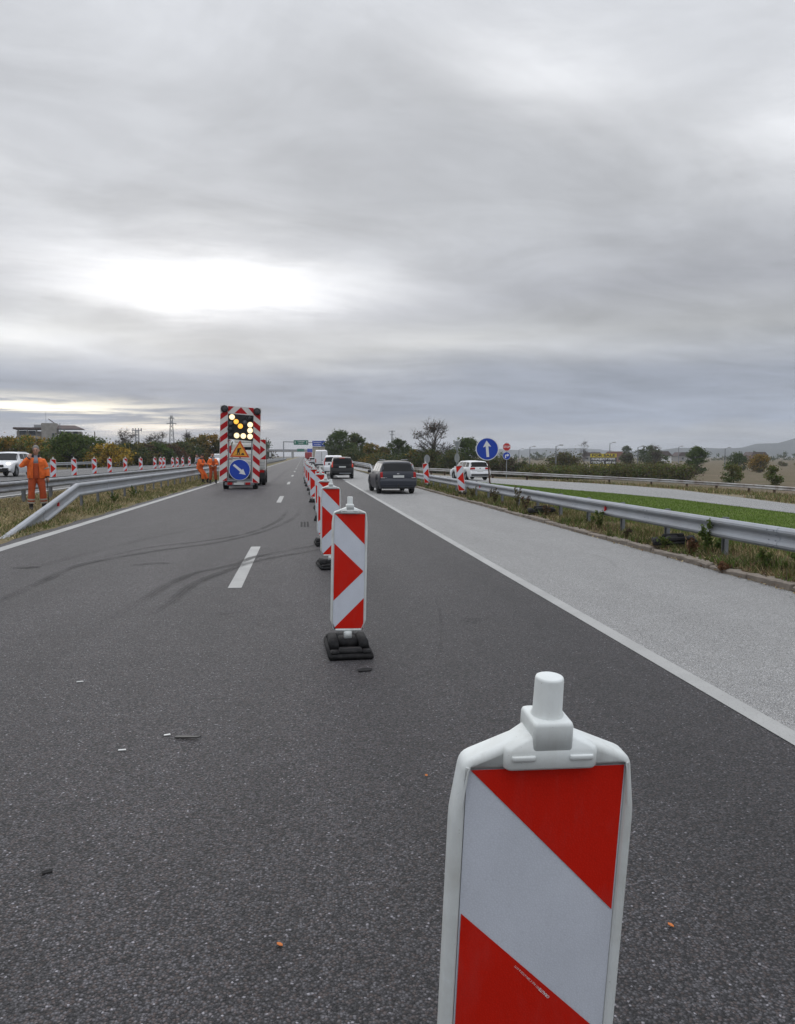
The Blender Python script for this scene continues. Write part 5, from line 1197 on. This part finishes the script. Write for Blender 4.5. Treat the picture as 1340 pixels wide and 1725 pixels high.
s = thing('banner_pole', 'pole with a tall white banner in front of the apartment block', 'banner', (-59.5, 206, .2)); MB().cyl((0, 0, 0), (0, 0, 9.6), .12, .08, 8).build('pole', M_galvd, s); MB().box((0, 0, 0), (.8, .06, 1.9)).build('banner', M_signw, s, loc=(0, -.12, 5.9))
def lattice(label, x, y, h, w0, w1, arms, nm='lattice_mast'):
    r = thing(nm, label, 'mast', (x, y, 0)); mb = MB()
    def c(k, z): w = w0+(w1-w0)*z/h; return Vector(((-1, 1, 1, -1)[k]*w/2, (-1, -1, 1, 1)[k]*w/2, z))
    for k in range(4): mb.cyl(c(k, 0), c(k, h), .11, .09, 5)
    n = 10
    for i in range(n):
        for k in range(4): mb.cyl(c(k, h*i/n), c((k+1) % 4, h*(i+1)/n), .06, .06, 4); mb.cyl(c((k+1) % 4, h*i/n), c(k, h*(i+1)/n), .06, .06, 4)
    mb.build('lattice', M_galvd, r)
    for z, w in arms:
        MB().box((0, 0, 0), (w, .3, .35)).build('cross_arm', M_galvd, r, loc=(0, 0, z))
        for s in (-1, 1): MB().cyl((0, 0, 0), (0, 0, -.8), .10, .05, 5).build('insulator', M_galvd, r, loc=(s*w*.46, 0, z-.1))
    return r
lattice('tall lattice pylon rising over the left tree line', -.1584*400, 400, 21.5, 3.0, .8, [(17.6, 4.6), (20.2, 2.6)])
m2 = lattice('short lattice tower with a flat head over the left tree line', -.1992*350, 350, 12.6, 1.5, 1.3, [(12.6, 4.0)]); 
for x in (-1.7, -.6, .6, 1.7): MB().cyl((0, 0, 0), (0, 0, 1.0), .25, .20, 6).build('antenna', M_galvd, m2, loc=(x, 0, 12.6))
lattice('small lattice pylon above the trees right of the gantry', .1122*520, 520, 18.5, 1.5, .7, [(18, 4.0), (16, 3.0)])
s = thing('utility_pole', 'bare wooden pole standing above the yellow bush', 'pole', (-.2472*140, 140, .2)); MB().cyl((0, 0, 0), (-.25, 0, 5.6), .12, .08, 8).build('pole', M_wood, s)
# houses on the far plain
for i, (rx, y, w, m) in enumerate(((.4655, 420, 11, M_signw), (.405, 460, 12, M_wallp), (.50, 520, 13, M_wall), (.375, 540, 14, M_wall), (.60, 480, 12, M_wallp))):
    lbs = ['small white house far across the field', 'pinkish house far off behind the billboard', 'small grey house beyond the dark round tree', 'grey house far off left of the billboard', 'pinkish house far off near the right edge']
    h = thing('house', lbs[i], 'house', (rx*y, y, -1.8), random.uniform(-.5, .5), 'houses on the far plain')
    MB().box((0, 0, 0), (w, 8, 3.6)).build('wall', m, h, loc=(0, 0, 1.8)); MB().prism([(-w/2-.5, 3.6), (w/2+.5, 3.6), (w/2-2, 6.2), (-w/2+2, 6.2)], -4.5, 4.5).build('roof', M_roof if i != 1 else pmat('tile_roof', (.22, .10, .07), .9), h)
    for x in (-w*.25, w*.25): MB().box((0, 0, 0), (1.3, .1, 1.3)).build('window', M_pane, h, loc=(x, -4.03, 1.9))

# ================================================================ TREES
def leaf_cloud(centers, radii, n, size, mats, weights, name, flat=.0, droop=0.0):
    c = np.asarray(centers, float); r = np.asarray(radii, float)
    w = (r[:, 0]*r[:, 1]*r[:, 2])**.7; idx = RNG.choice(len(c), n, p=w/w.sum())
    d = RNG.normal(size=(n, 3)); d /= np.linalg.norm(d, axis=1)[:, None]
    rad = np.clip(np.abs(RNG.normal(.62, .34, n)), .05, 1.75)
    pos = c[idx]+d*rad[:, None]*r[idx]
    a = RNG.normal(size=(n, 3)); a /= np.linalg.norm(a, axis=1)[:, None]
    b = np.cross(a, RNG.normal(size=(n, 3))); b /= np.linalg.norm(b, axis=1)[:, None]
    s = size*RNG.uniform(.5, 1.35, n)[:, None]
    v = np.stack([pos-a*s*.5, pos+b*s*.32, pos+a*s*.5, pos-b*s*.32], 1).reshape(-1, 3)
    f = np.arange(n*4).reshape(n, 4)
    cw = np.asarray(weights, float); cm = RNG.choice(len(mats), (len(c)), p=cw/cw.sum()); per = RNG.choice(len(mats), n, p=cw/cw.sum())
    mi = np.where(RNG.uniform(size=n) < .55, cm[idx], per)
    return np_mesh(name, v, f, mats, mi)
def tree(name, label, cat, x, y, h, w, mats, weights, n=2600, leaf=.34, trunk=.28, clumps=26, low=.12, group=None, bare=0.0, d=None, limbs=None, seed=None, z=None):
    rs = np.random.default_rng(seed if seed is not None else int(abs(x)*91+y*13))
    z = zt(x, y)-.05 if z is None else z
    root = thing(name, label, cat, (x, y, z), group=group); d = w if d is None else d
    C = []; Rr = []; clumps = int(clumps*1.7); big = 1.7 if cat == 'shrub' else 1.0; n = int(n*(1.5 if cat == 'shrub' else 1.25))
    for i in range(clumps):
        t = rs.uniform(low, 1.0); prof = math.sin(math.pi*min(1, (t-low)/(1-low)*.86+.12))**.7
        a = rs.uniform(0, 2*math.pi); q = math.sqrt(rs.uniform(.0, 1.0))
        rr = (.055+.105*rs.random()**1.5)*max(w, h*.6)*big
        C.append((math.cos(a)*q*max(.05, w/2*prof-rr*.4), math.sin(a)*q*max(.05, d/2*prof-rr*.4), min(h-rr*.7, t*h))); Rr.append((rr, rr, rr*.78))
    mb = MB(); top = h*.62
    lean = rs.uniform(-.03, .03)*h
    knots = [Vector((lean*q*q, .0, top*q)) for q in (0, .33, .66, 1)]
    rad = [trunk*.5*(1-.72*q) for q in (0, .33, .66, 1)]
    for i in range(3): mb.cyl(knots[i], knots[i+1], rad[i], rad[i+1], 7)
    for c in C[:limbs or len(C)]:
        cv = Vector(c); q = max(.12, min(.95, cv.z/top*.62)); i = min(2, int(q*3)); base = knots[i].lerp(knots[i+1], q*3-i)
        if cv.z < base.z: base = Vector((0, 0, max(.05, cv.z*.5)))
        m_ = base.lerp(cv, .5)+Vector((rs.uniform(-.1, .1), rs.uniform(-.1, .1), .05))*w*.3
        r0 = trunk*.5*(1-.7*q)*.5; mb.cyl(base, m_, r0, r0*.6, 5); mb.cyl(m_, cv, r0*.6, r0*.25, 5)
        if bare:
            for _ in range(int(10*bare)):
                dv = Vector((rs.normal(), rs.normal(), abs(rs.normal())*.9+.15)).normalized()*rs.uniform(.35, 1.0)*(c[2]*.16+.4); st = m_.lerp(cv, rs.uniform(.2, 1))
                e = st+dv; mb.cyl(st, e, r0*.30+.012, .016, 4, caps=False)
                for __ in range(3):
                    dv2 = (dv.normalized()+Vector((rs.normal(), rs.normal(), rs.normal()))*.55).normalized()*rs.uniform(.2, .6); s2 = st.lerp(e, rs.uniform(.3, 1)); mb.cyl(s2, s2+dv2, .022, .010, 3, caps=False)
    mb.build('trunk', M_bark, root, fix=False)
    me = leaf_cloud(C, Rr, n, leaf, mats, weights, 'crown'); link('crown', me, root)
    return root
DG = [L_dark, L_green, L_olive]
# right-hand group behind the slip road
T = 'trees behind the slip road'
tree('tree', 'tall dark green tree right of the blue gantry board', 'tree', .049*150, 158, 6.6, 7.6, [L_dark, L_green], [3, 1], 9000, .32, .4, 70, .0, T)
tree('tree', 'dark green tree with a ragged top left of the yellow bush', 'tree', .069*158, 166, 7.0, 6.6, [L_dark, L_green, L_olive], [3, 1, 1], 7000, .32, .4, 60, .0, T)
tree('tree', 'low round autumn-yellow tree behind the black SUV', 'tree', .084*150, 150, 4.8, 5.4, [L_olive, L_gold, L_green], [3, 2.4, 1], 4200, .30, .3, 36, .02, T)
tree('tree', 'olive-yellow bushy tree above the charcoal car', 'tree', .101*148, 148, 4.2, 5.0, [L_olive, L_gold, L_dark], [3, 1.6, 1.5], 3600, .30, .3, 32, .02, T)
tree('tree', 'dark green pointed tree left of the bare tree', 'tree', .119*146, 146, 5.8, 7.0, [L_dark, L_green], [4, 1], 5000, .32, .4, 42, .03, T)
tree('tree', 'yellowing shrub in the gap below the bare tree', 'shrub', .1395*140, 140, 3.9, 3.2, [L_olive, L_gold, L_green], [2, 2, 1], 1900, .28, .2, 20, .02, T)
tree('tree', 'half bare tree with spreading branches and a few brown leaves', 'tree', .166*138, 138, 8.9, 9.6, [L_brown, L_rust, L_dark], [3, 2, 2], 820, .24, .62, 26, .30, T, bare=1.3)
tree('shrub', 'thick dark undergrowth below the gantry tree beside the road', 'shrub', .060*150, 150, 3.4, 6.5, [L_dark, L_olive], [3, 1], 4200, .30, .3, 36, .0, T)
tree('shrub', 'olive undergrowth behind the short guardrail', 'shrub', .093*143, 143, 2.9, 7.5, [L_olive, L_dark, L_gold], [3, 2, 1], 4200, .28, .3, 36, .0, T)
tree('shrub', 'dark undergrowth behind the roof of the charcoal car', 'shrub', .126*141, 141, 3.0, 7.5, [L_dark, L_olive], [3, 1], 4200, .28, .3, 36, .0, T)
tree('tree', 'dark undergrowth at the foot of the bare tree', 'shrub', .160*137, 136, 4.0, 7.2, [L_dark, L_olive, L_brown], [3, 2, 1], 3800, .30, .3, 36, .0, T)
tree('tree', 'dense green tree left of the round blue sign', 'tree', .2085*136, 136, 6.3, 6.8, [L_dark, L_green], [2, 1.4], 6000, .30, .45, 52, .03, T)
tree('tree', 'dark green bush behind the give-way sign back', 'shrub', .190*130, 130, 3.9, 5.8, [L_dark, L_olive], [3, 1.4], 3800, .28, .3, 36, .0, T)
tree('tree', 'brownish-green bush behind the white estate', 'shrub', .236*128, 128, 3.6, 6.0, [L_dark, L_olive, L_brown], [3, 1.6, 1], 3800, .28, .3, 36, .0, T)
tree('tree', 'brown scrubby bush left of the STOP pole', 'shrub', .262*126, 126, 3.1, 5.2, [L_brown, L_dark, L_olive], [3, 2, 1], 3000, .26, .2, 30, .0, T)
tree('tree', 'small dark bush below the turn-right sign', 'shrub', .2835*124, 124, 2.5, 4.2, [L_dark, L_brown], [2, 2], 2200, .26, .2, 24, .0, T)
# far-off hedge line left of those, under the gantry
for i, (rx, y, h, w) in enumerate(((.035, 320, 7, 12), (.045, 360, 9, 14))): tree('tree', ['dark tree far off under the gantry beam', 'taller dark tree far off behind the gantry'][i], 'tree', rx*y, y, h, w, [L_dark], [1], 1600, .7, .5, 26, .05, T)
# hedge in front of the field
H = 'low scrub along the field edge'
hed = [('low olive scrub right of the STOP pole', .302, 112, 2.1, 7.0), ('scrub clump left of the round bush', .330, 114, 2.0, 7.4), ('scrub clump below the round bush', .358, 116, 2.2, 7.4), ('scrub clump left below the billboard', .385, 118, 2.3, 7.6), ('scrub clump right below the billboard', .412, 118, 2.5, 7.6), ('scrub clump right of the billboard', .440, 116, 2.5, 7.4), ('olive scrub left of the dark round tree', .468, 114, 2.5, 7.0), ('olive scrub below the dark round tree', .493, 112, 2.3, 6.0)]
for lb, rx, y, h, w in hed: tree('shrub', lb, 'shrub', rx*y, y, h, w, [L_olive, L_green, L_brown], [3, 2, 1], 3000, .24, .12, 34, .0, H, d=5)
F = 'trees and bushes in the far field'
tree('shrub', 'round olive bush behind the hedge left of the billboard', 'shrub', .3415*150, 152, 4.4, 8.2, [L_olive, L_dark, L_brown], [3, 2, 1.5], 4200, .30, .3, 40, .0, F)
tree('tree', 'dense dark green round tree alone in the field', 'tree', .5205*152, 153, 5.4, 5.9, [L_dark, L_green], [2, 1.6], 6500, .27, .4, 56, .0, F)
tree('shrub', 'small olive bush behind the rusty rail near the right edge', 'shrub', .566*100, 100, 2.7, 3.0, [L_olive, L_green], [2, 2], 1800, .22, .12, 20, .0, F)
tree('shrub', 'small green bush at the right edge behind the rusty rail', 'shrub', .626*92, 92, 2.3, 2.6, [L_olive, L_green], [2, 2], 1500, .20, .12, 18, .0, F)
tree('tree', 'dark bush right of the dark round tree', 'shrub', .579*185, 186, 4.3, 5.4, [L_dark, L_green], [3, 1], 2600, .34, .3, 28, .0, F)
tree('tree', 'yellow-green bush at the right of the field', 'shrub', .615*170, 172, 4.0, 5.6, [L_gold, L_olive], [1.6, 2], 2600, .32, .3, 28, .0, F)
tree('tree', 'dark green tree right of the far lamp post', 'tree', .465*230, 232, 5.4, 9.0, [L_dark, L_olive], [3, 1], 3000, .45, .4, 34, .0, F)
tree('tree', 'dull brown bush just right of the billboard', 'shrub', .427*200, 202, 4.2, 5.6, [L_brown, L_dark], [3, 2], 2000, .4, .3, 26, .0, F)
tree('tree', 'broad dark tree far behind the billboard', 'tree', .455*300, 302, 8.0, 12, [L_dark], [1], 2200, .6, .5, 30, .0, F)
tree('tree', 'pointed dark tree on the far horizon line', 'shrub', .421*420, 420, 9, 8, [L_dark], [1], 1600, .8, .5, 30, .0, F)
tree('tree', 'bare thin tree far off left of the billboard', 'tree', .366*260, 262, 8.5, 4.0, [L_brown], [1], 90, .3, .25, 14, .3, F, bare=.6)
tree('tree', 'thin bare tree in the field right of the billboard', 'tree', .4655*180, 182, 6.0, 4.0, [L_brown], [1], 80, .3, .2, 14, .3, F, bare=.6)
for i in range(16):
    y_ = 125+RNG.uniform(0, 1)*150; rx_ = RNG.uniform(.45, .72); hh = RNG.uniform(.9, 2.0)
    tree('shrub', 'small scrubby bush scattered over the dry field at right', 'shrub', rx_*y_, y_, hh, hh*RNG.uniform(1.3, 2.2), [L_olive, L_brown, L_green], [2, 2, 1], 420, .24, .1, 12, .0, 'scattered scrub in the field')
# far woods that read as one mass
def wood(name, label, x0, x1, y, hmin, hmax, n, mats, weights, leaf, z0):
    C = []; Rr = []
    m = max(8, int(abs(x1-x0)/(hmax*.55)))
    for i in range(m):
        x = x0+(x1-x0)*(i+RNG.uniform(0, 1))/m; h = RNG.uniform(hmin, hmax)
        for k in range(3): C.append((x+RNG.uniform(-h, h)*.4, y+RNG.uniform(-8, 8), z0+h*(.25+.28*k))); Rr.append((h*.42*(1.2-.25*k), h*.4, h*.26))
    o = link(name, leaf_cloud(C, Rr, n, leaf, mats, weights, name)); tag(o, label, 'woodland', kind='stuff')
wood('distant_wood', 'thin dark line of far-off trees along the right horizon', 140, 900, 620, 3, 7.5, 34000, [L_dark, L_olive], [4, 1], .95, -2)
wood('distant_wood', 'dark belt of distant trees beyond the opposite carriageway', -165, -16, 330, 4, 9, 26000, [L_dark, L_brown], [4, 1], .7, 0)
# left side
Lg = 'trees beyond the opposite carriageway'
for lb, rx, y, h, w, ms, ws, n in (
    ('golden-topped tree at the left edge behind the white SUV', -.352, 108, 3.9, 7.0, [L_gold, L_olive, L_green], [1.6, 2, 2], 5000),
    ('golden-yellow tree just left of the standing worker', -.330, 112, 4.1, 7.5, [L_gold, L_yellow, L_green], [2, .8, 2.2], 5600),
    ('thin golden tree in front of the stair tower', -.308, 118, 3.6, 6.0, [L_gold, L_olive, L_rust], [2, 2, .6], 3200),
    ('big leafy green tree right of the apartment block', -.283, 106, 4.3, 7.2, [L_green, L_dark, L_olive], [3, 1.4, .6], 6800),
    ('green tree with a feathery top left of the yellow bush', -.259, 108, 4.3, 6.8, [L_green, L_olive, L_dark], [3, 1, 1], 6200),
    ('bright yellow bush above the opposite guardrail', -.232, 104, 3.0, 6.0, [L_yellow, L_gold, L_olive], [2.6, 1.6, 1.2], 4600)):
    tree('tree', lb, 'tree', rx*y, y, h, w, ms, ws, n, .26, .3, 44, .0, Lg)
ll = [('dark olive bush right of the yellow bush', -.211, 120, 3.4, 6), ('brownish bush below the flat-headed tower', -.195, 126, 3.5, 6.4), ('dark green bush left of the tall pylon', -.179, 132, 3.7, 6.6), ('reddish-brown bush below the tall pylon', -.163, 138, 3.6, 7), ('dark bush right of the tall pylon', -.148, 146, 4.0, 7.4), ('olive tree behind the leaning worker', -.134, 150, 4.7, 7.4), ('tan-topped tree between the two workers', -.120, 152, 5.4, 7.4), ('golden-brown tree left of the trailer board', -.106, 150, 5.4, 6.6), ('olive bush behind the trailer boards', -.093, 150, 4.4, 7.0)]
for i, (lb, rx, y, h, w) in enumerate(ll):
    ms = [[L_dark, L_olive], [L_brown, L_olive, L_gold], [L_dark, L_green], [L_rust, L_brown, L_olive], [L_dark, L_olive], [L_olive, L_dark, L_gold], [L_olive, L_gold, L_brown], [L_gold, L_olive, L_rust], [L_dark, L_olive]][i]
    tree('tree', lb, 'tree', rx*y, y, h, w, ms, [2.5, 1.6, .7][:len(ms)], 3800, .30, .3, 38, .0, Lg)
for lb, rx, y, h in (('leafless tree over the dark bushes left of the flat-headed tower', -.213, 150, 6.2), ('leafless tree between the two masts', -.183, 152, 5.6), ('leafless thin tree right of the flat-headed tower', -.172, 156, 6.0), ('leafless tree right of the tall pylon', -.140, 160, 5.8)):
    tree('tree', lb, 'tree', rx*y, y, h, 5.0, [L_brown], [1], 120, .25, .22, 16, .25, Lg, bare=.8)

# ================================================================ GRASS AND WEEDS
def blades(name, label, xs, ys, h0, h1, mats, weights, w=.006, dz=.0, lean=.5, mask=None, cat='grass', wide=None):
    xs = np.asarray(xs); ys = np.asarray(ys)
    if mask is not None: k = mask(xs, ys); xs, ys = xs[k], ys[k]
    n = len(xs); z = np.interp(xs, ZX, ZZ)+dz; h = RNG.uniform(h0, h1, n)*RNG.uniform(.6, 1.25, n); a = RNG.uniform(0, 2*math.pi, n); ln = RNG.normal(0, lean, n)*h; la = RNG.uniform(0, 2*math.pi, n)
    ww = w*(1+ys*.035) if wide is None else wide
    p = np.stack([xs, ys, z-.01], 1); dx = np.stack([np.cos(a)*ww, np.sin(a)*ww, 0*a], 1); tip = p+np.stack([np.cos(la)*ln, np.sin(la)*ln, h], 1)
    v = np.stack([p-dx, p+dx, tip], 1).reshape(-1, 3)
    cw = np.asarray(weights, float); o = link(name, np_mesh(name, v, np.arange(n*3).reshape(n, 3), mats, RNG.choice(len(mats), n, p=cw/cw.sum())))
    tag(o, label, cat, kind='stuff'); return o
def near_biased(n, y0, y1, k=1.6): return y0+(y1-y0)*RNG.uniform(0, 1, n)**k
def patchy(f, th):
    def m(x, y):
        v = np.sin(x*f+1.3*np.sin(y*f*.7))+np.sin(y*f*1.3+x*.9)+np.sin((x+y)*f*.55+2)+RNG.normal(0, .7, len(x)); return v > th
    return m
n = 60000
blades('median_grass', 'dry straw grass on the median around the guardrail posts', RNG.uniform(-9.5, -5.85, n), near_biased(n, 6, 75), .04, .115, [G_straw, G_olive, G_brown], [4, 1.2, .4], .007, .0, .9)
n = 26000
blades('median_grass', 'green tufts and short weeds along the edge of the median', np.concatenate([RNG.uniform(-6.7, -5.72, n//2), RNG.uniform(-9.3, -5.75, n//2)]), near_biased(n, 6, 75), .04, .13, [G_green, G_olive, G_straw], [3, 2, .7], .009, .0, .8, patchy(1.7, -.2))
n = 42000
blades('verge_grass', 'dry grass and weeds on the strip under the right guardrail', RNG.uniform(6.05, 7.6, n), near_biased(n, 5.5, 47), .04, .15, [G_straw, G_olive, G_green, G_brown], [3, 2, 1.2, 1.6], .006, .0, .8, patchy(2.1, -.6))
n = 26000
blades('verge_grass', 'green grass growing behind the right guardrail posts', RNG.uniform(6.7, 8.2, n), near_biased(n, 5.5, 47), .05, .15, [G_green, G_lawn2, G_olive], [3, 2, 1], .006, .0, .7, patchy(1.6, -.5))
n = 150000
xx = 7.5+10.4*RNG.uniform(0, 1, n)**1.5; yy = near_biased(n, 6, 56, 1.4); k = xx < np.array([NEAR(q) for q in np.linspace(6, 56, 501)])[np.clip(((yy-6)*10).astype(int), 0, 500)]-.1
blades('lawn_grass', 'short bright green blades of the mown lawn', xx[k], yy[k], .035, .075, [G_lawn, G_lawn2], [3, 2], .005, .0, .5)
n = 5000
blades('shoulder_weeds', 'sparse weeds growing out of the kerb joints', RNG.normal(6.02, .06, n), near_biased(n, 6, 46), .03, .10, [G_straw, G_green, G_brown, G_olive], [2, 1.5, 2, 1], .006, -.03, .9, patchy(2.9, .9))
# dirt-strip growth behind the slip road
n = 24000; yy = RNG.uniform(24, 76, n); xx = np.array([FARE(q) for q in yy])+.4+RNG.uniform(0, 1, n)*(np.array([R2F(q)-FARE(q)+2.0 for q in yy])); 
blades('dirt_strip_weeds', 'low dull weeds on the dirt strip by the rusty rail', xx, yy, .10, .38, [G_olive, G_green, G_straw, G_brown], [3, 2, 2, 1], .022, .0, .8, patchy(.8, .2), wide=.03)
n = 16000
blades('verge_weeds', 'tangle of low green and brown weeds between kerb and right guardrail', RNG.uniform(6.0, 6.9, n), near_biased(n, 5.5, 47), .05, .22, [G_green, L_green, G_olive, L_brown], [3, 1.5, 2, 1.2], .010, .0, 1.0, patchy(3.3, .9))
def litter(name, label, xs, ys, size, mats, weights, dz):
    n = len(xs); a = RNG.uniform(0, 2*math.pi, n); s_ = size*RNG.uniform(.5, 1.6, n); z = np.interp(xs, ZX, ZZ)+dz+RNG.uniform(.0, .02, n); t = RNG.normal(0, .35, n)
    p = np.stack([xs, ys, z], 1); u = np.stack([np.cos(a), np.sin(a), t], 1)*s_[:, None]*.5; v_ = np.stack([-np.sin(a), np.cos(a), RNG.normal(0, .35, n)], 1)*s_[:, None]*.32
    cw = np.asarray(weights, float); o = link(name, np_mesh(name, np.stack([p-u, p+v_, p+u, p-v_], 1).reshape(-1, 3), np.arange(n*4).reshape(n, 4), mats, RNG.choice(len(mats), n, p=cw/cw.sum()))); tag(o, label, 'leaf litter', kind='stuff')
n = 9000; litter('leaf_litter', 'scattered dead leaves and straw along the kerb', RNG.normal(6.35, .32, n).clip(5.86, 7.4), near_biased(n, 5.5, 46), .035, [L_brown, G_straw, L_rust, G_brown], [2, 3, 1, 2], .012)
n = 420; litter('leaf_litter', 'grit and leaf crumbs lying on the edge of the pale shoulder', 5.93-np.abs(RNG.normal(0, .16, n)), near_biased(n, 5.5, 46), .016, [L_brown, G_brown], [1, 1], -.010)
n = 5000; litter('leaf_litter', 'dead leaves lying in the median grass', RNG.uniform(-9.2, -5.75, n), near_biased(n, 6, 60), .05, [L_brown, G_straw, G_brown], [1, 3, 1], .01)
# single weeds along the right verge
def weed(label, x, y, h, w, mats, weights, n=150, leaf=.05):
    r = thing('weed', label, 'plant', (x, y, zt(x)), group='weeds along the right verge'); mb = MB(); C = []
    for i in range(random.randint(6, 9)):
        a = random.uniform(0, 2*math.pi); t = Vector((math.cos(a)*w*random.uniform(.1, .5), math.sin(a)*w*random.uniform(.1, .5), h*random.uniform(.55, 1))); m_ = t*.5+Vector((0, 0, h*.12)); mb.cyl((0, 0, -.02), m_, .006, .005, 4, caps=False); mb.cyl(m_, t, .005, .002, 4, caps=False)
        for q in (.35, .55, .75, .9, 1): C.append(tuple(m_.lerp(t, q*2-1) if q > .5 else m_*q*2))
    mb.build('stem', G_olive, r, fix=False); link('foliage', leaf_cloud(C, [(.05, .05, .05)]*len(C), n, leaf, mats, weights, 'foliage'), r)
for lb, x, y, h, w, ms, ws, n in (
    ('tall feathery green weed growing up through the rail by the nearer base', 6.40, 11.9, .62, .35, [G_green, L_green], [2, 1], 420),
    ('green bushy weed at the foot of the rail beside the nearer base', 6.66, 12.2, .38, .60, [G_green, L_green], [2, 2], 520),
    ('broad green weed right of the nearest rail post', 6.55, 9.6, .34, .50, [G_green, L_green], [2, 1], 420),
    ('yellow-green weed near the kerb, right of the nearest post', 6.30, 10.2, .30, .34, [G_green, G_olive], [2, 1], 300),
    ('low green weed spilling over the kerb by the nearer base', 6.10, 12.9, .20, .30, [G_green, G_olive], [2, 1], 240),
    ('reddish dead weed on the kerb below the nearer base', 6.12, 11.9, .30, .22, [L_rust, G_brown], [2, 1], 220),
    ('dark dry weed clump on the kerb left of the nearer base', 6.15, 14.6, .22, .3, [L_brown, G_olive], [2, 1], 200),
    ('tall green weed between the two loose bases', 6.30, 16.3, .46, .38, [G_green, G_olive], [3, 1], 340),
    ('dark brown dead weed right of the farther base', 6.12, 19.5, .34, .28, [L_brown, L_rust], [2, 1], 260),
    ('tall thin weed standing in front of the rail left of the farther base', 6.20, 22.6, .75, .35, [L_brown, G_olive], [2, 1], 260),
    ('dry weed with brown seed heads before the farther base', 6.15, 21.6, .50, .4, [L_brown, G_brown], [2, 1], 260),
    ('brown weed clump at the verge under the blue sign', 6.25, 25.5, .55, .5, [L_brown, G_olive], [2, 1], 300),
    ('dry weed clump beside the nearest leaning delineator', 6.25, 28.8, .45, .6, [G_olive, L_brown], [2, 1], 300),
    ('small orange dead tuft lying on the kerb near the right edge', 5.93, 10.6, .10, .22, [L_rust, G_brown], [3, 1], 200)):
    weed(lb, x, y, h, w, ms, ws, n)
for i, (x, y, h, w) in enumerate(((-6.35, 31.0, .42, .5), (-6.3, 27.6, .34, .5))):
    r = weed(['low green weed at a median rail post', 'second green weed nearer along the median rail'][i], x, y, h, w, [G_green, L_green], [2, 1], 260)

# ================================================================ LITTER ON THE ROAD
def bit(name, label, cat, poly, loc, rot, m, th=.004):
    mb = MB(); mb.prism(poly, -th/2, th/2, M=Matrix(((1, 0, 0), (0, 0, 1), (0, 1, 0)))); o = mb.build(name, m, loc=loc, rot=rot); tag(o, label, cat)
bit('plastic_strip', 'thin black plastic strip lying on the asphalt at left', 'litter', [(-.075, -.016), (.06, -.022), (.08, -.004), (-.075, .014)], (-.68, 4.67, .012), (R(2), R(-3), R(-12)), M_black, .006)
bit('white_chip', 'white chip beside the black plastic strip', 'litter', [(-.02, -.006), (.018, -.01), (.02, .008), (-.016, .008)], (-.81, 4.73, .006), (0, 0, .4), M_plate)
bit('white_chip', 'single white paint chip left of the black strip', 'litter', [(-.02, -.007), (.022, -.006), (.02, .008), (-.02, .007)], (-1.02, 4.51, .006), (0, 0, .1), M_plate)
bit('white_chip', 'white paint chip on the asphalt at far left', 'litter', [(-.025, -.008), (.025, -.006), (.02, .008), (-.02, .007)], (-1.63, 5.95, .006), (0, 0, .1), M_plate)
bit('rubber_scrap', 'black rubber scrap just in front of the second delineator', 'litter', [(-.06, -.03), (.04, -.04), (.07, .01), (.02, .04), (-.05, .02)], (.46, 6.02, .008), (R(2), 0, .3), M_rubber, .006)
bit('rubber_scrap', 'small dark scrap lying on the asphalt at the left edge', 'litter', [(-.02, -.010), (.016, -.013), (.022, .008), (-.018, .012)], (-1.02, 3.19, .006), (R(1), 0, .5), M_rubber, .004)
M_leaf = pmat('fallen_leaf', (.48, .14, .025), .7, var=.2, vscale=60)
leafp = [(-.016, 0), (-.008, -.010), (.006, -.012), (.016, 0), (.006, .012), (-.008, .010)]
for lb, x, y, k in (('orange fallen leaf on the asphalt in the foreground', -.09, 2.60, .8), ('orange fallen leaf at the right of the nearest delineator', 1.27, 2.55, .8), ('small orange leaf in the middle of the right lane', .62, 3.95, .6)):
    bit('fallen_leaf', lb, 'leaf', [(a*k, b*k) for a, b in leafp], (x, y, .010), (R(14), R(-8), random.random()*3), M_leaf, .002)

# ================================================================ HAZE
if HAZE:
    hz = MB().box((0, 1900, 38.5), (7990, 4700, 87)).build('haze', [])
    hm = bpy.data.materials.new('hazy_air'); hm.use_nodes = True; t = hm.node_tree; t.nodes.remove(t.nodes['Principled BSDF'])
    pv = t.nodes.new('ShaderNodeVolumePrincipled'); pv.inputs['Color'].default_value = (.86, .90, .96, 1); pv.inputs['Density'].default_value = HAZE; pv.inputs['Anisotropy'].default_value = .1
    t.links.new(pv.outputs[0], t.nodes['Material Output'].inputs['Volume']); hz.data.materials.append(hm)
    tag(hz, 'thin bluish haze over the plain and hills', 'haze', kind='stuff')
